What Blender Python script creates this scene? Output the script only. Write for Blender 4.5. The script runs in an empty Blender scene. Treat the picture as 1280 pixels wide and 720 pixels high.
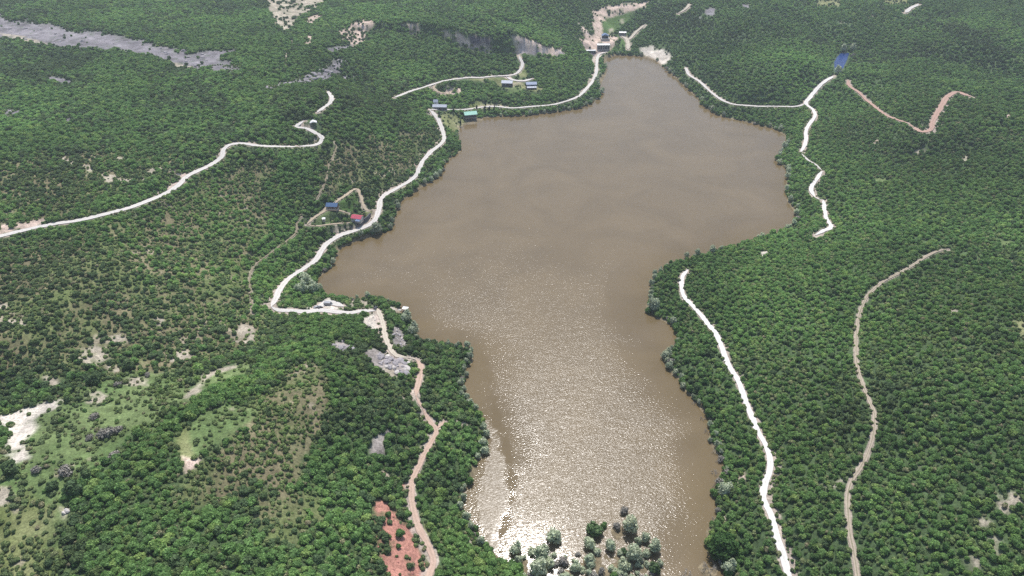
import bpy, math, random
import numpy as np
from mathutils import Vector
random.seed(7); rng = np.random.default_rng(7)
SC = bpy.context.scene
COL = SC.collection
R = math.radians

# ------------------------------------------------------------------ camera model
CAMZ, PITCH, FPX = 280.0, R(34.0), 914.0
CP, SP = math.cos(PITCH), math.sin(PITCH)
def at_z(px, py, z):
    u = (px-640)/FPX; v = (360-py)/FPX
    t = (CAMZ-z)/(SP-v*CP)
    return (u*t, (CP+v*SP)*t)

# ------------------------------------------------------------------ noise
_tab = [rng.random((257, 257)).astype(np.float32) for _ in range(6)]
for t_ in _tab: t_[256, :] = t_[0, :]; t_[:, 256] = t_[:, 0]
def vnoise(x, y, s, k=0):
    X = np.mod(x/s + 1000.37*(k+1), 256.0); Y = np.mod(y/s + 777.13*(k+1), 256.0)
    i = np.floor(X).astype(int); j = np.floor(Y).astype(int)
    fx = X-i; fy = Y-j; fx = fx*fx*(3-2*fx); fy = fy*fy*(3-2*fy)
    i = i % 256; j = j % 256; T = _tab[k % 6]
    return (T[i, j]*(1-fx)+T[i+1, j]*fx)*(1-fy) + (T[i, j+1]*(1-fx)+T[i+1, j+1]*fx)*fy
def fbm(x, y, s, k=0, o=4):
    r = 0; a = 0.5; n = 0
    for q in range(o):
        r = r + a*(vnoise(x, y, s/2**q, k+q)-0.5)*2; n += a; a *= 0.5
    return r/n
def sstep(a, b, x):
    t = np.clip((x-a)/(b-a), 0, 1); return t*t*(3-2*t)

# ------------------------------------------------------------------ shoreline
SHORE = [(755,73),(770,69),(790,70),(808,71),(820,76),(826,82),(840,93),(850,103),(862,113),(870,121),(878,131),(886,138),(896,144),(915,149),
(935,153),(950,157),(967,161),(980,168),(984,178),(974,190),(972,202),(984,214),(984,228),(981,240),(985,252),(993,262),(994,274),(985,284),
(970,291),(950,297),(930,302),(912,308),(890,315),(862,322),(843,328),(830,334),(820,341),(815,350),(812,362),(809,376),(809,388),(818,397),
(832,401),(841,410),(845,422),(845,432),(837,441),(831,450),(834,462),(842,469),(850,477),(858,491),(868,501),(878,513),(884,524),(889,538),(887,550),
(893,562),(899,574),(904,588),(899,600),(893,612),(893,628),(895,641),(884,656),(886,680),(893,698),(904,708),(908,730),(912,770),(900,830),
(820,850),(740,830),(690,780),(668,745),(655,715),(640,704),(622,700),(613,688),(602,671),(589,650),(580,635),(580,615),(589,600),(598,582),
(607,563),(607,545),(605,528),(597,512),(586,500),(580,488),(584,473),(585,460),(590,449),(592,438),(580,433),(557,428),(535,427),(521,424),(518,414),
(517,406),(508,397),(500,391),(503,384),(495,379),(475,373),(460,372),(440,373),(420,374),(408,370),(399,360),(397,347),(407,340),(417,330),(420,320),
(423,312),(434,306),(455,297),(470,294),(483,290),(491,284),(495,270),(499,257),(506,249),(521,237),(540,227),(551,217),(556,205),(567,196),
(575,190),(577,181),(573,172),(572,165),(578,158),(588,152),(607,147),(640,145),(655,145),(677,142),(702,139),(727,134),(745,126),(753,116),
(747,108),(750,99),(758,91),(757,82)]
SH = np.array([at_z(x, y, 0) for x, y in SHORE])

def sdf(poly, x, y, cap=60.0):
    """signed distance, negative inside"""
    x = np.asarray(x, float); y = np.asarray(y, float)
    D = np.full(x.shape, cap*cap); ins = np.zeros(x.shape, bool)
    x0, y0 = poly.min(0)-cap; x1, y1 = poly.max(0)+cap
    m = np.nonzero((x > x0) & (x < x1) & (y > y0) & (y < y1))[0]
    if len(m) == 0: return np.full(x.shape, cap)
    X = x[m]; Y = y[m]; d = np.full(X.shape, cap*cap); n = np.zeros(X.shape, bool)
    for k in range(len(poly)):
        ax, ay = poly[k-1]; bx, by = poly[k]
        ex, ey = bx-ax, by-ay
        t = np.clip(((X-ax)*ex+(Y-ay)*ey)/(ex*ex+ey*ey+1e-9), 0, 1)
        d = np.minimum(d, (X-ax-t*ex)**2+(Y-ay-t*ey)**2)
        if ay != by:
            n ^= ((ay > Y) != (by > Y)) & (X < (bx-ax)*(Y-ay)/(by-ay)+ax)
    D[m] = d; ins[m] = n
    return np.sqrt(D)*np.where(ins, -1, 1)

# ------------------------------------------------------------------ relief from hand measured spot heights
ROWS = {
 -60: [(720,70),(600,60),(500,45),(400,60),(300,78),(200,98),(100,118),(50,124),(0,135)],
 0: [(820,75),(720,70),(600,60),(500,45),(400,60),(300,75),(200,95),(100,115),(50,120),(0,130)],
 160: [(820,65),(720,62),(660,62),(600,56),(500,40),(400,40),(300,50),(260,58),(200,70),(100,90),(50,98),(0,112)],
 320: [(820,45),(720,42),(600,46),(500,40),(430,24),(380,17),(300,28),(250,38),(200,50),(150,55),(100,50),(60,60),(0,92)],
 400: [(720,30),(600,33),(540,40),(450,34),(410,22),(300,12),(250,26),(200,42),(170,50),(118,46),(60,50),(20,62),(0,70)],
 470: [(720,17),(640,19),(560,22),(500,24),(440,16),(410,7),(230,14),(200,28),(160,46),(128,54),(112,26),(80,36),(30,52),(0,60)],
 530: [(800,14),(720,12),(620,10),(530,9),(450,7),(160,14),(140,13),(115,22),(80,32),(40,40),(0,52)],
 575: [(700,7),(600,6),(520,5),(135,4),(100,16),(60,34),(0,48)],
 640: [(120,10),(95,16),(60,30),(0,46)],
 700: [(110,12),(70,18),(30,34),(0,42)],
 740: [(50,5),(40,12),(15,26),(0,36)],
 780: [(50,5),(25,14),(5,30),(-10,38)],
 860: [(85,8),(50,24),(20,36),(0,42)],
 960: [(130,8),(80,26),(30,40),(0,46)],
 1050: [(100,19),(75,20),(50,28),(0,44)],
 1030: [(270,11),(220,12),(160,12),(130,12)],
 1150: [(160,26),(120,34),(60,42),(0,54),(250,30),(320,36)],
 1280: [(100,46),(0,62),(200,46),(300,50),(400,55),(500,56),(600,52),(720,50),(820,50)],
 1340: [(100,52),(0,70),(200,52),(300,56),(400,60),(500,60),(600,56),(720,54)],
 1000: [(330,15),(300,8),(420,16),(500,15)],
 1080: [(360,30),(400,28),(500,28),(600,27),(720,25),(820,25)],
 1200: [(400,46),(500,46),(600,44),(720,42),(820,42)],
 900: [(380,8),(450,7)], 960.5: [(520,7),(600,8),(720,9),(820,9)],
}
cx, cy, ch = [], [], []
for px, col in ROWS.items():
    for py, h in col:
        x, y = at_z(px, py, h); cx.append(x); cy.append(y); ch.append(h)
for k in range(0, len(SH), 2): cx.append(SH[k][0]); cy.append(SH[k][1]); ch.append(1.0)
for x, y, h in [(0,1700,90),(-900,1500,160),(900,1500,130),(0,2500,230),(-1500,2500,300),(1500,2500,280),(-1400,900,220),(1400,900,160),
                (-900,300,130),(900,300,90),(-600,-100,80),(600,-100,60),(0,-150,20),(-200,0,60),(200,0,30)]:
    cx.append(x); cy.append(y); ch.append(h)
cx = np.array(cx); cy = np.array(cy); ch = np.array(ch, float)
A = np.sqrt((cx[:, None]-cx)**2+(cy[:, None]-cy)**2+25.0)
n_ = len(cx); M_ = np.zeros((n_+1, n_+1)); M_[:n_, :n_] = A - np.eye(n_)*6.0; M_[n_, :n_] = 1; M_[:n_, n_] = 1
wts = np.linalg.solve(M_, np.append(ch, 0))
GX0, GY0, GS = -1600.0, -240.0, 5.0
nx, ny = 641, 569
gx = GX0+np.arange(nx)*GS; gy = GY0+np.arange(ny)*GS
cgx = gx[::4]; cgy = gy[::4]
CX, CY = np.meshgrid(cgx, cgy, indexing='ij')
Hc = np.full(CX.shape, wts[-1])
for k in range(n_): Hc += wts[k]*np.sqrt((CX-cx[k])**2+(CY-cy[k])**2+25.0)
GXX, GYY = np.meshgrid(gx, gy, indexing='ij')
def bil(T, fx, fy):
    fx = np.clip(fx, 0, T.shape[0]-1.001); fy = np.clip(fy, 0, T.shape[1]-1.001)
    i = fx.astype(int); j = fy.astype(int); u = fx-i; v = fy-j
    return (T[i, j]*(1-u)+T[i+1, j]*u)*(1-v)+(T[i, j+1]*(1-u)+T[i+1, j+1]*u)*v
H = bil(Hc, (GXX-GX0)/(GS*4), (GYY-GY0)/(GS*4))
for _ in range(3):                                              # soften the creases of the upsampled grid
    P = np.pad(H, 1, mode='edge'); H = (P[:-2, 1:-1]+P[2:, 1:-1]+P[1:-1, :-2]+P[1:-1, 2:]+2*H)/6
SDG = sdf(SH, GXX.ravel(), GYY.ravel(), cap=120.0).reshape(GXX.shape)
far = sstep(20, 110, SDG)
H = np.clip(H, 0.5, 420)
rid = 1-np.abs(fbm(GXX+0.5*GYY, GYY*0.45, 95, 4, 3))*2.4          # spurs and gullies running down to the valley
far2 = sstep(60, 220, SDG)*sstep(150, 420, np.hypot(GXX, GYY))
H = H + far*(fbm(GXX, GYY, 150, 0, 3)*4.5 + fbm(GXX, GYY, 45, 3, 2)*2.0) + far2*(rid-0.5)*(11+9*sstep(450, 850, GYY))
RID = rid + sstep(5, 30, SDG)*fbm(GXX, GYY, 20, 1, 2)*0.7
def scarp(pts, z, gain, width, depth):
    # a step in the hillside: the ground behind the line stands higher, and eases back over `depth`
    L = np.array([at_z(a, b, z) for a, b in pts]); yy = np.interp(GXX, L[:, 0], L[:, 1]); w = fbm(GXX, GYY, 40, 2, 3)*7
    e = np.minimum(sstep(L[0, 0], L[0, 0]+50, GXX), 1-sstep(L[-1, 0]-50, L[-1, 0], GXX)); d = GYY-yy+w
    return gain*e*sstep(-width/2, width/2, d)*(1-sstep(width, depth, d))
H = H + scarp([(400,62),(440,54),(480,52),(520,54),(575,64),(640,62),(720,58)], 30, 15, 14, 260)
H = H + scarp([(330,14),(420,30),(520,22),(640,30),(760,12)], 45, 12, 16, 300)
H = H + scarp([(880,110),(930,118),(990,112),(1040,80)], 18, 9, 22, 160) + scarp([(1040,150),(1100,190),(1180,200),(1300,180)], 24, 10, 30, 160)
H = H - scarp([(-60,48),(60,62),(180,80),(290,100),(330,118)], 95, 10, 20, 120)
land = 0.35 + np.clip(SDG, 0, 1e9)*0.10
H = np.where(SDG > 0, np.maximum(np.minimum(H, land + 0.35*np.clip(SDG-4, 0, 400)), np.minimum(land, 2.2)), np.maximum(-0.35+SDG*0.14, -2.5))
def Hb(x, y): return bil(H, (np.asarray(x, float)-GX0)/GS, (np.asarray(y, float)-GY0)/GS)
_gx, _gy = np.gradient(H, GS); SLOPE = np.hypot(_gx, _gy)
def SL(x, y): return bil(SLOPE, (np.asarray(x, float)-GX0)/GS, (np.asarray(y, float)-GY0)/GS)
def RD(x, y): return bil(RID, (np.asarray(x, float)-GX0)/GS, (np.asarray(y, float)-GY0)/GS)
def SD(x, y): return bil(SDG, (np.asarray(x, float)-GX0)/GS, (np.asarray(y, float)-GY0)/GS)

_T = np.concatenate([np.arange(60, 1000, 2.0), np.arange(1000, 3200, 4.0)])
def W(px, py):
    """the place on the terrain that a measured point of the photograph stands for"""
    u = (px-640)/FPX; v = (360-py)/FPX
    t = _T/(CP+v*SP)
    X = u*t; Y = _T; Z = CAMZ+(v*CP-SP)*t
    d = Z-np.maximum(Hb(X, Y), 0)
    k = np.nonzero(d < 0)[0]
    if len(k) == 0: k = [len(_T)-1]
    k = max(k[0], 1); f = d[k-1]/(d[k-1]-d[k]+1e-9)
    f = min(max(f, 0), 1)
    return (X[k-1]+(X[k]-X[k-1])*f, Y[k-1]+(Y[k]-Y[k-1])*f)
def WP(pts): return np.array([W(*p) for p in pts])

# ------------------------------------------------------------------ roads: name, label text colour, width, points
ROADS = [
 ('lakeside_road', 'white', 5.2, [(339,383),(345,372),(352,358),(365,345),(385,332),(395,325),(403,311),(413,301),(430,292),(455,284),(467,276),(473,263),(475,251),(483,242),(502,232),(520,219),(527,203),(537,191),(552,179),(555,171),(551,157),(544,144),(537,137)]),
 ('shore_road', 'white', 4.2, [(537,137),(560,137),(580,137),(602,134),(620,133),(640,135),(665,133),(690,131),(706,127),(722,121),(732,112),(740,102),(745,90),(746,77),(748,69),(758,65)]),
 ('upper_road', 'white', 4.4, [(492,122),(510,115),(530,109),(545,104),(560,100),(582,97),(602,97),(620,95),(640,94),(648,90),(653,81),(649,70)]),
 ('yard_road', 'white', 4.6, [(633,96),(642,100),(655,101),(666,98)]),
 ('spur_track', 'tan', 3.6, [(541,105),(545,113),(556,117),(566,117)]),
 ('hillside_road', 'white', 5.2, [(-20,300),(0,295),(25,289),(62,281),(100,275),(137,266),(162,259),(187,250),(212,239),(225,229),(237,218),(265,205),(277,196),(279,187),(288,180),(305,179),(322,182),(345,183),(372,183)]),
 ('hairpin_road', 'white', 4.6, [(372,183),(396,181),(403,174),(397,168),(385,161),(371,157),(380,151)]),
 ('crest_road', 'white', 4.6, [(410,114),(415,122),(409,132),(396,141)]),
 ('garden_track', 'tan', 2.8, [(383,281),(389,275),(398,268),(407,263),(411,258),(420,252),(432,244),(441,237),(447,237),(452,248),(456,260),(461,263),(467,262)]),
 ('garden_path', 'tan', 2.0, [(383,281),(395,283),(407,281),(425,279),(440,278)]),
 ('yard_path', 'tan', 1.7, [(411,262),(422,262),(437,267)]),
 ('goat_path', 'faint', 1.5, [(378,270),(371,278),(371,290),(357,302),(340,315),(326,325),(316,335),(312,350),(314,368),(315,392)]),
 ('slope_path', 'faint', 1.3, [(395,250),(402,237),(407,225),(410,212),(414,200),(420,185),(418,176)]),
 ('parking_lane', 'white', 4.6, [(339,383),(348,387),(365,388),(382,389),(402,388),(422,390),(437,391),(452,389),(470,388)]),
 ('parking_bay', 'white', 5.0, [(398,387),(404,380),(412,379),(430,383)]),
 ('outcrop_track', 'pale', 3.8, [(470,384),(475,393),(479,405),(481,418),(485,430),(492,440),(502,445),(512,447)]),
 ('middle_track', 'pink', 3.8, [(520,449),(526,456),(526,466),(523,480),(520,495)]),
 ('red_track', 'pink', 3.4, [(529,512),(534,521),(541,531),(546,540),(537,555),(526,577),(516,600),(514,620),(519,647),(527,667),(538,688),(542,703),(536,719),(525,748)]),
 ('track_spur', 'pink', 3.2, [(545,537),(551,531),(556,526)]),
 ('forest_road', 'bright', 3.8, [(860,337),(853,346),(852,360),(856,372),(865,381),(875,392),(885,405),(895,417),(902,432),(907,447),(915,462),(925,480),(932,500),(940,520),(947,538),(956,554),(963,572),(962,590),(957,604),(954,620),(960,634),(967,651),(972,671),(978,690),(985,719),(992,760)]),
 ('rutted_track', 'rut', 2.2, [(1187,311),(1172,314),(1157,321),(1140,332),(1122,342),(1106,350),(1094,360),(1083,372),(1075,390),(1071,410),(1070,435),(1072,460),(1080,485),(1087,502),(1093,517),(1092,540),(1085,565),(1075,585),(1066,598),(1060,617),(1060,640),(1062,665),(1067,690),(1072,722),(1076,760)]),
 ('eastern_road', 'bright', 4.4, [(1042,95),(1032,101),(1022,110),(1014,120),(1007,129),(1015,136),(1019,144),(1014,152),(1008,162),(1007,178),(1001,190)]),
 ('eastern_lane', 'white', 2.4, [(1002,192),(1010,200),(1020,206),(1027,213)]),
 ('eastern_link', 'white', 2.6, [(1018,246),(1024,249),(1029,250)]),
 ('outcrop_link', 'pale', 2.2, [(510,447),(516,448),(521,450)]),
 ('middle_link', 'pink', 1.9, [(520,495),(524,503),(529,512)]),
 ('red_link', 'red', 2.4, [(1135,154),(1139,157),(1144,160)]),
 ('eastern_bend', 'bright', 4.0, [(1028,214),(1021,224),(1014,236),(1018,246)]),
 ('eastern_descent', 'bright', 4.0, [(1029,250),(1031,265),(1034,275),(1039,283),(1030,288),(1019,294)]),
 ('far_shore_road', 'white', 4.0, [(857,84),(862,94),(875,102),(890,116),(905,126),(927,131),(960,133),(995,133),(1007,129)]),
 ('red_hill_track', 'red', 4.2, [(1060,100),(1062,107),(1075,116),(1090,130),(1105,142),(1117,148),(1135,154)]),
 ('red_switchback', 'red', 5.6, [(1143,159),(1152,165),(1164,161),(1167,150),(1177,132),(1185,120),(1196,115),(1207,118),(1215,121)]),
 ('ridge_road', 'white', 6.0, [(1132,16),(1138,10),(1148,5)]),
 ('valley_road', 'pale', 5.0, [(785,62),(784,50),(777,45)]),
 ('valley_lane', 'pale', 4.0, [(786,50),(795,40),(806,31)]),
 ('distant_lane', 'pale', 4.6, [(847,17),(857,11),(862,5)]),
 ('clearing_lane', 'pale', 3.0, [(957,100),(968,85),(980,78)]),
]
RC = {'white': (0.62,0.585,0.545), 'bright': (0.74,0.71,0.67), 'pale': (0.55,0.49,0.40), 'tan': (0.46,0.38,0.28), 'faint': (0.27,0.23,0.16),
      'pink': (0.52,0.38,0.30), 'red': (0.46,0.31,0.25), 'rut': (0.44,0.37,0.29)}
ROADS.pop()  # the last one is only a thin gap in the trees
def smooth_line(P, step=2.2):
    P = np.asarray(P, float); out = []
    Q = np.vstack([2*P[0]-P[1], P, 2*P[-1]-P[-2]])
    for k in range(1, len(Q)-2):
        p0, p1, p2, p3 = Q[k-1:k+3]
        n = max(2, int(np.hypot(*(p2-p1))/step))
        for t in np.arange(n)/n:
            out.append(0.5*((2*p1)+(-p0+p2)*t+(2*p0-5*p1+4*p2-p3)*t*t+(-p0+3*p1-3*p2+p3)*t**3))
    out.append(P[-1]); return np.array(out)
SEG = []          # ax, ay, az, bx, by, bz, w, class
LINES = []
for name, c, w, pts in ROADS:
    L = smooth_line(WP(pts))
    z = Hb(L[:, 0], L[:, 1])
    for _ in range(8):
        zz = z.copy(); zz[1:-1] = (z[:-2]+z[1:-1]+z[2:])/3; z = zz
    z = np.maximum(z, 0.9)
    LINES.append((name, c, w, L, z))
    for k in range(0, len(L)-1): SEG.append((L[k, 0], L[k, 1], z[k], L[k+1, 0], L[k+1, 1], z[k+1], w))
SEG = np.array(SEG)
def road_near(x, y, reach=14.0):
    x = np.asarray(x, float); y = np.asarray(y, float)
    o = np.argsort(y); ys = y[o]; xs = x[o]
    global LASTW
    D = np.full(x.shape, 1e3); Z = np.zeros(x.shape); Wd = np.full(x.shape, 4.0)
    for ax, ay, az, bx, by, bz, w in SEG:
        i0 = np.searchsorted(ys, min(ay, by)-reach); i1 = np.searchsorted(ys, max(ay, by)+reach)
        if i1 <= i0: continue
        X = xs[i0:i1]; m = np.nonzero((X > min(ax, bx)-reach) & (X < max(ax, bx)+reach))[0]
        if len(m) == 0: continue
        X = X[m]; Y = ys[i0:i1][m]; ex, ey = bx-ax, by-ay
        t = np.clip(((X-ax)*ex+(Y-ay)*ey)/(ex*ex+ey*ey+1e-9), 0, 1)
        d = np.hypot(X-ax-t*ex, Y-ay-t*ey)-w/2; g = i0+m
        b = d < D[g]; gb = g[b]
        D[gb] = d[b]; Z[gb] = (az+(bz-az)*t)[b]; Wd[gb] = w
    d_ = np.empty_like(D); d_[o] = D; z_ = np.empty_like(Z); z_[o] = Z; LASTW = np.empty_like(Z); LASTW[o] = Wd
    return d_, z_

# ------------------------------------------------------------------ pads levelled under buildings  (px, py of the footprint centre, radius)
PADS = {}
def pad(key, px, py, r, z=None):
    x, y = W(px, py); z = float(Hb(x, y)) if z is None else z
    PADS[key] = (x, y, z, r)
pad('blue', 416, 260, 6); pad('red', 447, 275, 5.5); pad('long', 550, 136, 9); pad('hut', 545, 130, 3.5); pad('grey', 634, 107, 8)
pad('two', 664, 110, 9); pad('green', 588, 149, 7.5, 1.4); pad('weir', 754, 61, 10, 4.5); pad('tower', 756, 55, 9, 9.0); pad('shed', 778, 43, 7)
pad('weir2', 739, 61, 7, 4.5); pad('van', 405, 276, 2.5); pad('gazebo', 392, 156, 5)
POND = WP([(1045,73),(1050,66),(1058,64),(1063,65),(1060,75),(1055,85),(1049,90),(1043,88),(1041,80)])
PONDZ = float(np.mean(Hb(POND[:, 0], POND[:, 1])))
ISL = [(W(px, py), r) for px, py, r in [(648,712,7),(676,712,5),(739,706,7),(768,700,6),(773,665,5),(712,716,4),(805,712,3),(885,712,5),(755,716,5),(790,706,4)]]
def height(x, y, rd=None):
    x = np.asarray(x, float); y = np.asarray(y, float)
    h = Hb(x, y); r = np.hypot(x, y)
    for (X, Y, z, q) in PADS.values():
        d = np.hypot(x-X, y-Y); m = d < q*2.2
        h[m] = z + (h[m]-z)*sstep(q, q*2.2, d[m])
    d, z = road_near(x, y) if rd is None else rd
    fl = 0.5+0.0032*r
    k = 1-sstep(0, 1, (d-fl)/(5.0+0.004*r))
    h = h*(1-k)+(z-0.06-0.0004*r)*k
    sp = sdf(POND, x, y, 25.0); h = np.where(sp < 18, h*sstep(3, 18, sp)+(PONDZ+np.clip(sp*0.12, -1.2, 1.0))*(1-sstep(3, 18, sp)), h)
    for (p, q) in ISL:
        di = np.hypot(x-p[0], y-p[1]); h = np.where((di < q*1.6) & (h < 0.3), np.maximum(h, 0.10-0.25*(di/q)**2+fbm(x, y, 3, 2, 3)*0.28), h)
    return h

# ------------------------------------------------------------------ ground cover zones
GC = dict(forest=(0.075,0.115,0.050), scrub=(0.190,0.168,0.098), scrub2=(0.22,0.19,0.115), meadow=(0.150,0.200,0.080), dry=(0.24,0.25,0.12), bare=(0.42,0.37,0.29),
          white=(0.62,0.56,0.48), red=(0.44,0.215,0.165), pink=(0.56,0.44,0.365), scree=(0.215,0.200,0.212), rubble=(0.33,0.295,0.27), shade_basin=(0.10,0.085,0.10), lush=(0.08,0.14,0.04))
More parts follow.
